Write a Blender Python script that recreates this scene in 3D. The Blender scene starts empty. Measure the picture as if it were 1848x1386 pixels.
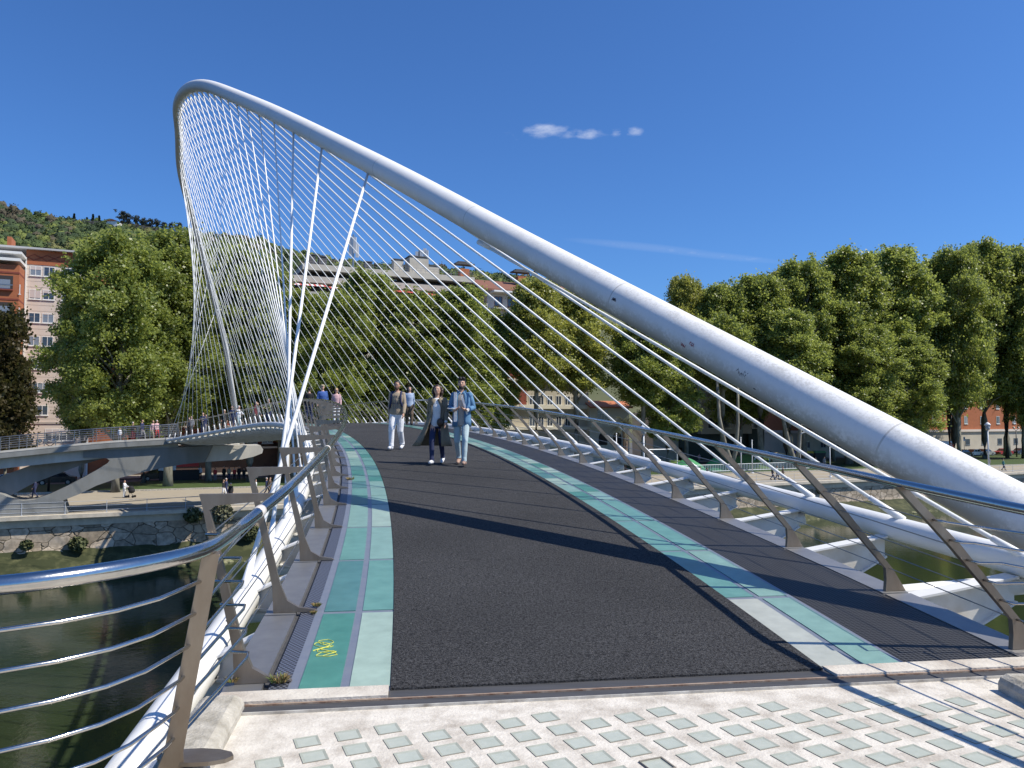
import bpy, bmesh, math, random
import numpy as np
from mathutils import Vector, Matrix
R_ = math.radians
C = bpy.context.scene.collection
SC = bpy.context.scene

# ------------------------------------------------------------------ camera
F = 1388.0            # focal length in photo pixels (1848 wide)
HY = 757.0            # image row of the horizon
cd = bpy.data.cameras.new('camera'); cam = bpy.data.objects.new('camera', cd); C.objects.link(cam)
cd.sensor_width = 36.0; cd.lens = F / 1848 * 36.0; cd.clip_end = 6000; cd.clip_start = 0.05
PITCH = math.atan((HY - 693) / F)
cam.location = (0, 0, 1.6); cam.rotation_euler = (math.pi / 2 + PITCH, 0, 0)
SC.camera = cam

# ------------------------------------------------------------------ sky, sun, exposure
SUNV = Vector((0.79, -0.165, 1.0)).normalized()
elev = math.asin(SUNV.z); azim = math.atan2(SUNV.x, SUNV.y)
w = bpy.data.worlds.new('World'); SC.world = w; w.use_nodes = True
nt = w.node_tree; nt.nodes.clear()
out = nt.nodes.new('ShaderNodeOutputWorld'); bg = nt.nodes.new('ShaderNodeBackground')
sky = nt.nodes.new('ShaderNodeTexSky'); sky.sky_type = 'NISHITA'; sky.sun_disc = False
sky.sun_elevation = elev; sky.sun_rotation = azim; sky.altitude = 0; sky.air_density = 1.0; sky.dust_density = 0.7; sky.ozone_density = 3.0
bg.inputs['Strength'].default_value = 0.088
# a deep-blue grade of the sky and a few small wisps of cloud high on the right, both part of the sky itself
hsv = nt.nodes.new('ShaderNodeHueSaturation'); hsv.inputs['Saturation'].default_value = 1.0; hsv.inputs['Value'].default_value = 1.0
gr = nt.nodes.new('ShaderNodeMixRGB'); gr.blend_type = 'MULTIPLY'; gr.inputs[0].default_value = 1; gr.inputs[2].default_value = (.52, .90, 1.42, 1)
nt.links.new(sky.outputs[0], gr.inputs[1]); nt.links.new(gr.outputs[0], hsv.inputs['Color'])
def skydir(px, py):
    v = Vector(((px - 924) / F, 1, -(py - 693) / F)); v.rotate(Matrix.Rotation(PITCH, 3, 'X')); return v.normalized()
tc = nt.nodes.new('ShaderNodeTexCoord')
def wn(t, **k):
    n = nt.nodes.new(t)
    for a, b in k.items(): setattr(n, a, b)
    return n
def wmath(op, a, b=None, clamp=False):
    n = wn('ShaderNodeMath', operation=op, use_clamp=clamp)
    for i, s in enumerate((a, b)):
        if s is None: continue
        if isinstance(s, (int, float)): n.inputs[i].default_value = s
        else: nt.links.new(s, n.inputs[i])
    return n.outputs[0]
noi = wn('ShaderNodeTexNoise'); noi.inputs['Scale'].default_value = 48; noi.inputs['Detail'].default_value = 9; noi.inputs['Roughness'].default_value = .6
mp = wn('ShaderNodeMapping'); mp.inputs['Scale'].default_value = (1, 1, 2.4)
nt.links.new(tc.outputs['Generated'], mp.inputs['Vector']); nt.links.new(mp.outputs[0], noi.inputs['Vector'])
cloud = None; streak = None
for (px, py, sx, sy, a) in ((985, 236, 52, 15, 1.0), (1058, 242, 28, 13, 1.0), (1112, 240, 15, 10, .8), (1145, 238, 19, 10, 1.0), (935, 245, 20, 9, .4), (1020, 241, 110, 12, .62), (1165, 446, 150, 8, .5), (1290, 461, 130, 7, .45)):
    d = skydir(px, py); r = skydir(px + 10, py + (1.0 if py > 400 else 0)) - d; r.normalize(); u = d.cross(r).normalized()
    vm = wn('ShaderNodeVectorMath', operation='SUBTRACT'); nt.links.new(tc.outputs['Generated'], vm.inputs[0]); vm.inputs[1].default_value = d
    def dot(ax, s):
        n = wn('ShaderNodeVectorMath', operation='DOT_PRODUCT'); nt.links.new(vm.outputs[0], n.inputs[0]); n.inputs[1].default_value = ax * (F / s)
        return n.outputs['Value']
    x, y = dot(r, sx), dot(u, sy)
    q = wmath('SUBTRACT', 1.0, wmath('ADD', wmath('MULTIPLY', x, x), wmath('MULTIPLY', y, y)), True)
    m = wmath('MULTIPLY', q, a)
    cloud = m if cloud is None else wmath('MAXIMUM', cloud, m)
    if py > 400: streak = wmath('MULTIPLY', q, .10) if streak is None else wmath('MAXIMUM', streak, wmath('MULTIPLY', q, .08))
cl = wmath('MULTIPLY', wmath('MULTIPLY', wmath('SUBTRACT', wmath('ADD', wmath('MULTIPLY', noi.outputs['Fac'], 1.7), wmath('MULTIPLY', cloud, .55)), 1.0), 1.5, True), wmath('MULTIPLY', cloud, 1.2, True), True)
mx = wn('ShaderNodeMixRGB'); mx.inputs[2].default_value = (6.5, 7.2, 9.0, 1)
nt.links.new(wmath('MAXIMUM', wmath('MULTIPLY', cl, .62), streak), mx.inputs[0]); nt.links.new(hsv.outputs[0], mx.inputs[1])
nt.links.new(mx.outputs[0], bg.inputs[0]); nt.links.new(bg.outputs[0], out.inputs[0])

sd = bpy.data.lights.new('sun', 'SUN'); sun = bpy.data.objects.new('sun', sd); C.objects.link(sun)
sd.energy = 5.0; sd.angle = R_(0.55); sd.color = (1.0, .93, .80)
sun.rotation_euler = SUNV.to_track_quat('Z', 'Y').to_euler(); sun.location = (40, -10, 60)
SC.view_settings.view_transform = 'Standard'; SC.view_settings.look = 'None'; SC.view_settings.exposure = 0.25
SC.view_settings.gamma = 1.0
SC.cycles.max_bounces = 6; SC.cycles.transparent_max_bounces = 6

# ------------------------------------------------------------------ materials
MATS = {}
def mat(name, col, rough=.6, metal=0., col2=None, ns=4., contrast=.5, det=6., bump=0., bs=None, spec=.5, rnd=0., stretch=(1, 1, 1), transl=None, coord='Object', bias=.5, sub=None):
    if name in MATS: return MATS[name]
    m = bpy.data.materials.new(name); m.use_nodes = True; t = m.node_tree; N = t.nodes; L = t.links
    b = N['Principled BSDF']; b.inputs['Roughness'].default_value = rough; b.inputs['Metallic'].default_value = metal
    b.inputs['Specular IOR Level'].default_value = spec
    c4 = lambda c: (c[0], c[1], c[2], 1)
    b.inputs['Base Color'].default_value = c4(col)
    last = None
    if col2 is not None or bump:
        tcn = N.new('ShaderNodeTexCoord'); mpn = N.new('ShaderNodeMapping'); mpn.inputs['Scale'].default_value = stretch
        L.new(tcn.outputs[coord], mpn.inputs['Vector'])
    if col2 is not None:
        n = N.new('ShaderNodeTexNoise'); n.inputs['Scale'].default_value = ns; n.inputs['Detail'].default_value = det; n.inputs['Roughness'].default_value = .62
        L.new(mpn.outputs[0], n.inputs['Vector'])
        mr = N.new('ShaderNodeMapRange'); mr.inputs['From Min'].default_value = bias - contrast * .5; mr.inputs['From Max'].default_value = bias + contrast * .5
        L.new(n.outputs['Fac'], mr.inputs['Value'])
        mix = N.new('ShaderNodeMixRGB'); mix.inputs[1].default_value = c4(col); mix.inputs[2].default_value = c4(col2)
        L.new(mr.outputs[0], mix.inputs[0]); last = mix.outputs[0]
    if rnd:
        oi = N.new('ShaderNodeObjectInfo'); h = N.new('ShaderNodeHueSaturation')
        a = N.new('ShaderNodeMapRange'); a.inputs['To Min'].default_value = 1 - rnd; a.inputs['To Max'].default_value = 1 + rnd
        L.new(oi.outputs['Random'], a.inputs['Value']); L.new(a.outputs[0], h.inputs['Value'])
        if last: L.new(last, h.inputs['Color'])
        else: h.inputs['Color'].default_value = c4(col)
        last = h.outputs[0]
    if last: L.new(last, b.inputs['Base Color'])
    if bump:
        n2 = N.new('ShaderNodeTexNoise'); n2.inputs['Scale'].default_value = bs or ns * 6; n2.inputs['Detail'].default_value = 5
        L.new(mpn.outputs[0], n2.inputs['Vector'])
        bp = N.new('ShaderNodeBump'); bp.inputs['Strength'].default_value = bump; bp.inputs['Distance'].default_value = .02
        L.new(n2.outputs['Fac'], bp.inputs['Height']); L.new(bp.outputs[0], b.inputs['Normal'])
    if transl:
        tr = N.new('ShaderNodeBsdfTranslucent'); tr.inputs[0].default_value = c4(transl); ms = N.new('ShaderNodeMixShader'); ms.inputs[0].default_value = .42
        L.new(b.outputs[0], ms.inputs[1]); L.new(tr.outputs[0], ms.inputs[2]); L.new(ms.outputs[0], N['Material Output'].inputs[0])
    MATS[name] = m; return m
def nodes(m): return m.node_tree.nodes, m.node_tree.links, m.node_tree.nodes['Principled BSDF']

# ------------------------------------------------------------------ mesh helpers
ORG = {}
class MB:
    def __init__(s): s.v = []; s.f = []; s.m = []; s.uv = {}
    def add(s, vs, fs, mi=0):
        o = len(s.v); s.v += [tuple(p) for p in vs]; s.f += [tuple(i + o for i in f) for f in fs]; s.m += [mi] * len(fs)
    def hexa(s, p, mi=0):   # 8 corners: bottom 4 ccw, top 4 ccw
        s.add(p, [(3, 2, 1, 0), (4, 5, 6, 7), (0, 1, 5, 4), (1, 2, 6, 5), (2, 3, 7, 6), (3, 0, 4, 7)], mi)
    def box(s, x0, x1, y0, y1, z0, z1, mi=0):
        s.hexa([(x0, y0, z0), (x1, y0, z0), (x1, y1, z0), (x0, y1, z0), (x0, y0, z1), (x1, y0, z1), (x1, y1, z1), (x0, y1, z1)], mi)
    def obox(s, c, u, vv, n, hu, hv, hn, mi=0):
        c = Vector(c); u = Vector(u); vv = Vector(vv); n = Vector(n)
        P = [c + u * a * hu + vv * b * hv + n * d * hn for d in (-1, 1) for a, b in ((-1, -1), (1, -1), (1, 1), (-1, 1))]
        s.hexa(P, mi)
    def prism(s, poly, ext, mi=0):
        ext = Vector(ext); n = len(poly); a = [Vector(p) for p in poly]; b = [p + ext for p in a]
        s.add(a + b, [tuple(range(n))[::-1], tuple(range(n, 2 * n))] + [(i, (i + 1) % n, n + (i + 1) % n, n + i) for i in range(n)], mi)
    def tube(s, path, r, n=8, mi=0, caps=True, up=(0, 0, 1)):
        P = [Vector(p) for p in path]; k = len(P); up = Vector(up); vs = []
        if not hasattr(r, '__len__'): r = [r] * k
        for i in range(k):
            t = (P[min(i + 1, k - 1)] - P[max(i - 1, 0)]).normalized()
            a = t.cross(up)
            if a.length < 1e-3: a = t.cross(Vector((1, 0, 0)))
            a.normalize(); b = a.cross(t)
            for j in range(n):
                th = 2 * math.pi * j / n; vs.append(P[i] + (a * math.cos(th) + b * math.sin(th)) * r[i])
        fs = [(i * n + j, i * n + (j + 1) % n, (i + 1) * n + (j + 1) % n, (i + 1) * n + j) for i in range(k - 1) for j in range(n)]
        if caps: fs += [tuple(range(n))[::-1], tuple(range((k - 1) * n, k * n))]
        s.add(vs, fs, mi)
    def cyl(s, c, r, h, n=12, mi=0, r2=None):
        c = Vector(c); s.tube([c, c + Vector((0, 0, h))], [r, r if r2 is None else r2], n, mi)
    def ring(s, levels, mi=0, n=16, caps=True):   # levels: (cx,cy,cz,rx,ry)
        vs = [(cx + rx * math.cos(2 * math.pi * j / n), cy + ry * math.sin(2 * math.pi * j / n), cz) for cx, cy, cz, rx, ry in levels for j in range(n)]
        k = len(levels)
        fs = [(i * n + j, i * n + (j + 1) % n, (i + 1) * n + (j + 1) % n, (i + 1) * n + j) for i in range(k - 1) for j in range(n)]
        if caps: fs += [tuple(range(n))[::-1], tuple(range((k - 1) * n, k * n))]
        s.add(vs, fs, mi)
    def ell(s, c, r, n=12, m=8, mi=0):
        cx, cy, cz = c; lv = []
        for i in range(m + 1):
            a = -math.pi / 2 + math.pi * i / m; q = max(math.cos(a), 1e-3)
            lv.append((cx, cy, cz + r[2] * math.sin(a), r[0] * q, r[1] * q))
        s.ring(lv, mi, n)
    def cap(s, p0, p1, r0, r1, n=10, mi=0):   # tapered capsule
        p0 = Vector(p0); p1 = Vector(p1); d = (p1 - p0).normalized(); P = []; r = []
        for a in (-80, -50, -20): P.append(p0 + d * r0 * math.sin(R_(a))); r.append(r0 * math.cos(R_(a)))
        P += [p0 * .5 + p1 * .5]; r += [(r0 + r1) / 2]
        for a in (20, 50, 80): P.append(p1 + d * r1 * math.sin(R_(a))); r.append(r1 * math.cos(R_(a)))
        s.tube(P, r, n, mi, up=(.31, .2, .93))
    def mesh(s, name, off=(0, 0, 0), smooth=False):
        me = bpy.data.meshes.new(name)
        if off[0] or off[1] or off[2]: s2 = [(p[0] - off[0], p[1] - off[1], p[2] - off[2]) for p in s.v]
        else: s2 = s.v
        me.from_pydata(s2, [], s.f); me.polygons.foreach_set('material_index', s.m)
        if smooth: me.polygons.foreach_set('use_smooth', [True] * len(s.f))
        me.update(); return me
    def build(s, name, mats, parent=None, smooth=False, label=None, local=False):
        me = s.mesh(name, (0, 0, 0) if (parent is None or local) else ORG[parent.name], smooth)
        return addobj(name, me, mats, parent, label)
def addobj(name, me, mats, parent=None, label=None):
    if not isinstance(mats, (list, tuple)): mats = [mats]
    if len(me.materials) == 0:
        for m in mats: me.materials.append(m)
    o = bpy.data.objects.new(name, me); C.objects.link(o)
    if parent is not None: o.parent = parent; ORG[o.name] = ORG[parent.name]
    if label: o['label'] = label
    return o
def thing(name, label, cat, loc=(0, 0, 0), group=None, rz=0.):
    o = bpy.data.objects.new(name, None); C.objects.link(o); o.location = loc; o.rotation_euler = (0, 0, rz)
    o.empty_display_size = .3; o['label'] = label; o['category'] = cat
    if group: o['group'] = group
    ORG[o.name] = tuple(loc); return o
def tag(o, label, cat, group=None, kind=None):
    if kind: o['kind'] = kind
    if label: o['label'] = label
    if cat: o['category'] = cat
    if group: o['group'] = group
    return o
def struct(name, mb, m, smooth=False):
    o = mb.build(name, m, None, smooth); o['kind'] = 'structure'; return o
def copy_tree(o, parent=None):
    c = o.copy(); C.objects.link(c); c.parent = parent; ORG[c.name] = ORG.get(o.name, (0, 0, 0))
    for ch in [x for x in o.children]: copy_tree(ch, c)
    return c
def smooth_by_angle(o, a=40):
    me = o.data; bm = bmesh.new(); bm.from_mesh(me)
    for f in bm.faces: f.smooth = True
    for e in bm.edges:
        if len(e.link_faces) == 2 and e.calc_face_angle(0) > R_(a): e.smooth = False
        elif len(e.link_faces) != 2: e.smooth = False
    bm.to_mesh(me); bm.free()
def uvset(o, uvs):
    lay = o.data.uv_layers.new(name='UVMap')
    vi = np.empty(len(o.data.loops), int); o.data.loops.foreach_get('vertex_index', vi)
    lay.data.foreach_set('uv', np.asarray(uvs, float)[vi].ravel())
def fuse(mb, voxel, sm=2):
    me = mb.mesh('tmp'); ob = bpy.data.objects.new('tmp', me); C.objects.link(ob)
    md = ob.modifiers.new('r', 'REMESH'); md.mode = 'VOXEL'; md.voxel_size = voxel; md.use_smooth_shade = True
    if sm: ms = ob.modifiers.new('s', 'SMOOTH'); ms.factor = .5; ms.iterations = sm
    dg = bpy.context.evaluated_depsgraph_get(); me2 = bpy.data.meshes.new_from_object(ob.evaluated_get(dg))
    bpy.data.objects.remove(ob); bpy.data.meshes.remove(me); me2.materials.clear()
    me2.polygons.foreach_set('use_smooth', [True] * len(me2.polygons)); me2.polygons.foreach_set('material_index', [0] * len(me2.polygons))
    return me2
rng = random.Random(7)
# world point on the view ray of photo pixel (px, py) at distance Y (used to find where a traced thing stands)
def at(px, py, Y):
    v = skydir(px, py); k = Y / v.y
    return Vector((v.x * k, Y, 1.6 + v.z * k))
# the far bank runs at an angle: a line parallel to it is Y = Y0 + SL * X
SL = 0.456; UB = Vector((1, SL, 0)).normalized(); NB = Vector((UB.y, -UB.x, 0))   # along the bank, towards the river
def bank(px, Y0):      # point of such a line seen in image column px
    k = (px - 924) / F; Y = Y0 / (1 - SL * k); return Vector((k * Y, Y, 0))
GZ = -6.1              # level of the far promenade

# ------------------------------------------------------------------ bridge geometry
BP = [1.38141, 4.38761, -28.15881, 69.80086, 5.33669, -0.00968, 1.37932, 0.45234, 0.50628, -0.02423, 0.04832, 0.02361, 3.46414, -0.32675, 0.30578, 0.00754]
def _t(k): return BP[10] + (k - 1) * BP[11]
def axis(k):
    t = _t(k); dx, dy = BP[2] - BP[0], BP[3] - BP[1]; L = math.hypot(dx, dy); n = (dy / L, -dx / L)
    def g(t): s = t * (1 - t); return 4 * BP[4] * s * (1 + BP[5] * (2 * t - 1) + BP[15] * (1 - 4 * s))
    b = g(t); db = (g(t + 1e-4) - g(t - 1e-4)) / 2e-4
    c = Vector((BP[0] + dx * t + n[0] * b, BP[1] + dy * t + n[1] * b, 0)); T = Vector((dx + n[0] * db, dy + n[1] * db, 0)).normalized()
    return c, T, Vector((T.y, -T.x, 0))
def zmid(k):
    u = (_t(k) - BP[8]) / .5; W = BP[7]
    return BP[9] + BP[6] * (1 - (math.sqrt(u * u + W * W) - W) / (math.sqrt(1 + W * W) - W))
def e2(k): return (2 * _t(k) - 1) ** 2
def deck(k, o, dz=0.):        # walkway point at rib number k, o metres right of the axis
    c, T, Nn = axis(k); p = c + Nn * o; p.z = zmid(k) + (BP[13] + BP[14]) / 2 * e2(k) + .05 + dz
    return p
def tubept(k, s):
    c, T, Nn = axis(k); p = c + Nn * s * BP[12]; p.z = zmid(k) + (BP[14] if s > 0 else BP[13]) * e2(k); return p
oP = lambda k: 2.2 + .55 * (1 - min(1, e2(k)))      # right edge plate
oG = lambda k: oP(k) - .98                          # right edge of the right glass
oR = lambda k: oG(k) - .58                          # right edge of the carpet
K0, K1 = -.78, 41.6
ARCH = [[5.84, 3.13, -0.80], [5.09, 4.27, -0.16], [4.33, 5.39, 0.50], [3.57, 6.51, 1.175], [2.81, 7.63, 1.86], [2.03, 8.74, 2.54], [1.24, 9.84, 3.23], [0.45, 10.95, 3.92], [-0.34, 12.05, 4.62], [-1.12, 13.15, 5.33], [-1.91, 14.25, 6.03], [-2.7, 15.36, 6.72], [-3.5, 16.47, 7.4], [-4.29, 17.58, 8.08], [-5.08, 18.69, 8.76], [-5.86, 19.82, 9.43], [-6.64, 20.95, 10.1], [-7.42, 22.09, 10.75], [-8.19, 23.23, 11.39], [-8.96, 24.39, 12.03], [-9.71, 25.55, 12.67], [-10.45, 26.73, 13.3], [-11.19, 27.91, 13.91], [-11.94, 29.11, 14.48], [-12.69, 30.33, 15.01], [-13.42, 31.58, 15.5], [-14.14, 32.84, 15.95], [-14.84, 34.13, 16.38], [-15.53, 35.43, 16.78], [-16.2, 36.75, 17.15], [-16.86, 38.09, 17.48], [-17.48, 39.45, 17.77], [-18.08, 40.83, 18.01], [-18.65, 42.23, 18.2], [-19.22, 43.64, 18.33], [-19.81, 45.05, 18.4], [-20.41, 46.45, 18.39], [-21.02, 47.85, 18.3], [-21.59, 49.25, 18.15], [-22.1, 50.67, 17.93], [-22.54, 52.1, 17.65], [-22.93, 53.54, 17.29], [-23.29, 54.96, 16.87], [-23.62, 56.36, 16.38], [-23.93, 57.74, 15.81], [-24.23, 59.1, 15.18], [-24.51, 60.43, 14.49], [-24.76, 61.74, 13.75], [-24.98, 63.02, 12.95], [-25.16, 64.28, 12.1], [-25.32, 65.5, 11.21], [-25.48, 66.7, 10.27], [-25.64, 67.85, 9.29], [-25.82, 68.98, 8.28], [-26.02, 70.07, 7.23], [-26.22, 71.14, 6.16], [-26.4, 72.18, 5.06], [-26.57, 73.19, 3.93], [-26.7, 74.19, 2.78], [-26.81, 75.16, 1.62], [-26.9, 76.12, 0.43]]
_A = np.array(ARCH); _S = np.r_[0, np.cumsum(np.linalg.norm(np.diff(_A, axis=0), axis=1))]
def archpt(s): return Vector([float(np.interp(s, _S, _A[:, i])) for i in range(3)])
_st = [12.5, 17.2, 20.1, 22.35, 24.2, 25.8, 27.3, 28.7, 30.1, 31.45, 32.75, 34.0, 35.3, 36.55, 37.8, 39.1, 40.35, 41.6, 42.9, 44.2, 45.45]
STN = {i: s for i, s in enumerate(_st)}
for i in range(21, 41): STN[i] = 91.5 - np.interp(40.6 - i, range(21), _st)

# materials of the bridge
white = mat('white_paint', (.78, .78, .77), .35, 0, (.66, .65, .61), 1.3, .5, bias=.66, bump=.05, bs=30)
white_c = mat('cable_white', (.84, .84, .83), .5)
archm = mat('arch_paint', (.74, .74, .73), .52, bump=.12, bs=7)
def _arch():
    N, L, b = nodes(archm)
    uv = N.new('ShaderNodeUVMap'); tcn = N.new('ShaderNodeTexCoord')
    sp = N.new('ShaderNodeSeparateXYZ'); L.new(uv.outputs[0], sp.inputs[0])
    def mth(op, a, b2=None, cl=False):
        n = N.new('ShaderNodeMath'); n.operation = op; n.use_clamp = cl
        for i, q in enumerate((a, b2)):
            if q is None: continue
            if isinstance(q, (int, float)): n.inputs[i].default_value = q
            else: L.new(q, n.inputs[i])
        return n.outputs[0]
    def noise(sc, det, src=None, sc3=None):
        n = N.new('ShaderNodeTexNoise'); n.inputs['Scale'].default_value = sc; n.inputs['Detail'].default_value = det; n.inputs['Roughness'].default_value = .7
        L.new((src or tcn.outputs['Object']), n.inputs['Vector']); return n.outputs['Fac']
    # lichen and grime lie along the lower flank of the tube and in flakes on its upper side
    low = mth('SUBTRACT', 1.0, mth('MULTIPLY', mth('ABSOLUTE', mth('SUBTRACT', sp.outputs[1], .66)), 5.0), True)
    top = mth('SUBTRACT', 1.0, mth('MULTIPLY', mth('ABSOLUTE', mth('SUBTRACT', sp.outputs[1], .34)), 8.), True)
    near = mth('SUBTRACT', 1.0, mth('MULTIPLY', mth('SUBTRACT', sp.outputs[0], 11.0), .13), True)   # heavier on the lower, near length
    g = mth('MULTIPLY', mth('SUBTRACT', mth('ADD', mth('ADD', mth('MULTIPLY', noise(26, 8), .75), mth('MULTIPLY', noise(2.3, 4), .75)), mth('MULTIPLY', low, .34)), .70), 4.5, True)
    farm = mth('MULTIPLY', mth('SUBTRACT', sp.outputs[0], 27.0), .10, True)
    farl = mth('SUBTRACT', 1.0, mth('MULTIPLY', mth('ABSOLUTE', mth('SUBTRACT', sp.outputs[1], .62)), 3.4), True)
    g = mth('MAXIMUM', mth('MULTIPLY', g, mth('MULTIPLY', mth('ADD', near, .12), low), True), mth('MULTIPLY', mth('MULTIPLY', farm, farl), mth('ADD', .35, noise(9, 6))))
    seam = mth('LESS_THAN', mth('FRACT', mth('MULTIPLY', sp.outputs[0], .26)), .0045)
    g = mth('MAXIMUM', g, mth('MULTIPLY', seam, .5))
    g2 = mth('MULTIPLY', mth('MULTIPLY', mth('SUBTRACT', mth('ADD', noise(38, 6), mth('MULTIPLY', noise(3, 3), .6)), .74), 5., True), mth('MULTIPLY', top, near), True)
    mx = N.new('ShaderNodeMixRGB'); mx.inputs[1].default_value = (.74, .74, .73, 1); mx.inputs[2].default_value = (.14, .13, .10, 1)
    L.new(mth('ADD', mth('MULTIPLY', g, .8), mth('MULTIPLY', g2, .35), True), mx.inputs[0])
    m2 = N.new('ShaderNodeMixRGB'); m2.inputs[2].default_value = (.6, .58, .52, 1); L.new(mx.outputs[0], m2.inputs[1]); L.new(mth('MULTIPLY', mth('SUBTRACT', noise(1.1, 6), .5), 1.4, True), m2.inputs[0])
    L.new(m2.outputs[0], b.inputs['Base Color'])
_arch()
steel = mat('brushed_steel', (.38, .335, .28), .45, .85, (.20, .15, .11), 7, .7, stretch=(1, 1, .25))
chrome = mat('polished_steel', (.60, .57, .53), .16, 1., (.46, .44, .42), 40, .8, bump=.03, bs=60)
wirem = mat('wire_steel', (.30, .30, .30), .35, .9)
platem = mat('edge_plate_steel', (.34, .34, .34), .5, .75, (.26, .26, .27), 5, .5, bump=.03)
framem = mat('glass_frame_steel', (.22, .25, .32), .45, .5, (.30, .32, .36), 9, .6)
concm = mat('weathered_concrete', (.60, .56, .49), .85, 0, (.36, .31, .26), 3.2, .34, det=10, bump=.35, bs=45, bias=.56)
rubber = mat('rubber_joint', (.035, .036, .04), .7, 0, (.07, .07, .075), 6, .5, stretch=(.3, 3, 1))
carpm = mat('bitumen_carpet', (.080, .080, .083), .95, 0, (.009, .009, .010), 62, .28, bump=1.0, bs=120, spec=.25)
glass_cols = [(.042, .160, .128), (.092, .215, .185), (.24, .325, .275), (.155, .265, .23), (.052, .145, .142), (.32, .335, .295)]
glassm = [mat('frosted_glass_%s' % n, c, .30, 0, tuple(x * 1.35 + .02 for x in c), 6, .5, det=9, spec=.35) for n, c in zip(('teal', 'sea', 'pale', 'mint', 'deep', 'milky'), glass_cols)]
def _carpet_worn():
    N, L, b = nodes(carpm)
    tcn = N.new('ShaderNodeTexCoord'); n = N.new('ShaderNodeTexNoise'); n.inputs['Scale'].default_value = .55; n.inputs['Detail'].default_value = 8
    L.new(tcn.outputs['Object'], n.inputs['Vector'])
    sp = N.new('ShaderNodeTexVoronoi'); sp.inputs['Scale'].default_value = 5.5; L.new(tcn.outputs['Object'], sp.inputs['Vector'])
    lt = N.new('ShaderNodeMath'); lt.operation = 'LESS_THAN'; lt.inputs[1].default_value = .035; L.new(sp.outputs['Distance'], lt.inputs[0])
    src = b.inputs['Base Color'].links[0].from_socket
    h = N.new('ShaderNodeHueSaturation'); mr = N.new('ShaderNodeMapRange'); mr.inputs['To Min'].default_value = .85; mr.inputs['To Max'].default_value = 1.18; mr.inputs['From Min'].default_value = .3; mr.inputs['From Max'].default_value = .7
    L.new(n.outputs['Fac'], mr.inputs['Value']); L.new(mr.outputs[0], h.inputs['Value']); L.new(src, h.inputs['Color'])
    mx = N.new('ShaderNodeMixRGB'); mx.inputs[2].default_value = (.4, .4, .38, 1); L.new(h.outputs[0], mx.inputs[1])
    mm = N.new('ShaderNodeMath'); mm.operation = 'MULTIPLY'; mm.inputs[1].default_value = .35; L.new(lt.outputs[0], mm.inputs[0]); L.new(mm.outputs[0], mx.inputs[0])
    L.new(mx.outputs[0], b.inputs['Base Color'])
_carpet_worn()
gridm = mat('mesh_grating', (.02, .02, .022), .6, .3)
def _grid():
    N, L, b = nodes(gridm); uv = N.new('ShaderNodeUVMap'); sp = N.new('ShaderNodeSeparateXYZ'); L.new(uv.outputs[0], sp.inputs[0])
    res = None
    for i in (0, 1):
        a = N.new('ShaderNodeMath'); a.operation = 'MULTIPLY'; a.inputs[1].default_value = 1 / .036; L.new(sp.outputs[i], a.inputs[0])
        f = N.new('ShaderNodeMath'); f.operation = 'FRACT'; L.new(a.outputs[0], f.inputs[0])
        g = N.new('ShaderNodeMath'); g.operation = 'LESS_THAN'; g.inputs[1].default_value = .15; L.new(f.outputs[0], g.inputs[0])
        if res is None: res = g.outputs[0]
        else:
            m = N.new('ShaderNodeMath'); m.operation = 'MAXIMUM'; L.new(res, m.inputs[0]); L.new(g.outputs[0], m.inputs[1]); res = m.outputs[0]
    mx = N.new('ShaderNodeMixRGB'); mx.inputs[1].default_value = (.006, .006, .007, 1); mx.inputs[2].default_value = (.095, .095, .10, 1)
    L.new(res, mx.inputs[0]); L.new(mx.outputs[0], b.inputs['Base Color'])
_grid()
drainm = mat('perforated_drain', (.20, .22, .28), .5, .6)
def _drain():
    N, L, b = nodes(drainm); uv = N.new('ShaderNodeUVMap'); mp = N.new('ShaderNodeMapping'); mp.inputs['Scale'].default_value = (42, 60, 1); L.new(uv.outputs[0], mp.inputs[0])
    ck = N.new('ShaderNodeTexChecker'); ck.inputs['Scale'].default_value = 1.; ck.inputs[1].default_value = (.20, .22, .28, 1); ck.inputs[2].default_value = (.06, .065, .08, 1)
    L.new(mp.outputs[0], ck.inputs[0]); L.new(ck.outputs[0], b.inputs['Base Color'])
_drain()

bridge = thing('footbridge', 'white steel footbridge with a leaning arch and a fan of white cables over the river', 'footbridge', deck(0, 0))
# arch tube
mb = MB(); NP = 150; NS = 32; ring = []
P = [archpt(_S[-1] * i / (NP - 1)) for i in range(NP)]
# smooth the polyline a little
for _ in range(6): P = [P[0]] + [(P[i - 1] + P[i] * 2 + P[i + 1]) / 4 for i in range(1, NP - 1)] + [P[-1]]
P = [P[0] + (P[0] - P[3]) * 1.5] + P + [P[-1] + (P[-1] - P[-4]) * 1.0]
mb.tube(P, .2285, NS); arch_o = mb.build('arch', archm, bridge, True)
uvs = []
acc = 0
for i in range(len(P)):
    if i: acc += (P[i] - P[i - 1]).length
    for j in range(NS): uvs.append((acc, ((j / NS) + .0) % 1.0))
uvset(arch_o, uvs)
# edge tubes, outside the walkway on both sides
for s in (-1, 1):
    mb = MB(); k_a = -.92 if s < 0 else -1.35; ks = np.arange(k_a, 42.4, .25)
    mb.tube([tubept(k, s) - Vector((0, 0, .0)) for k in ks], .13, 16)
    if s < 0:
        e = tubept(k_a, s); d = (tubept(k_a, s) - tubept(k_a + .25, s)).normalized(); mb.cap(e, e + d * .02, .129, .129, 16)
    mb.build('edge_tube', white, bridge, True)
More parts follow.
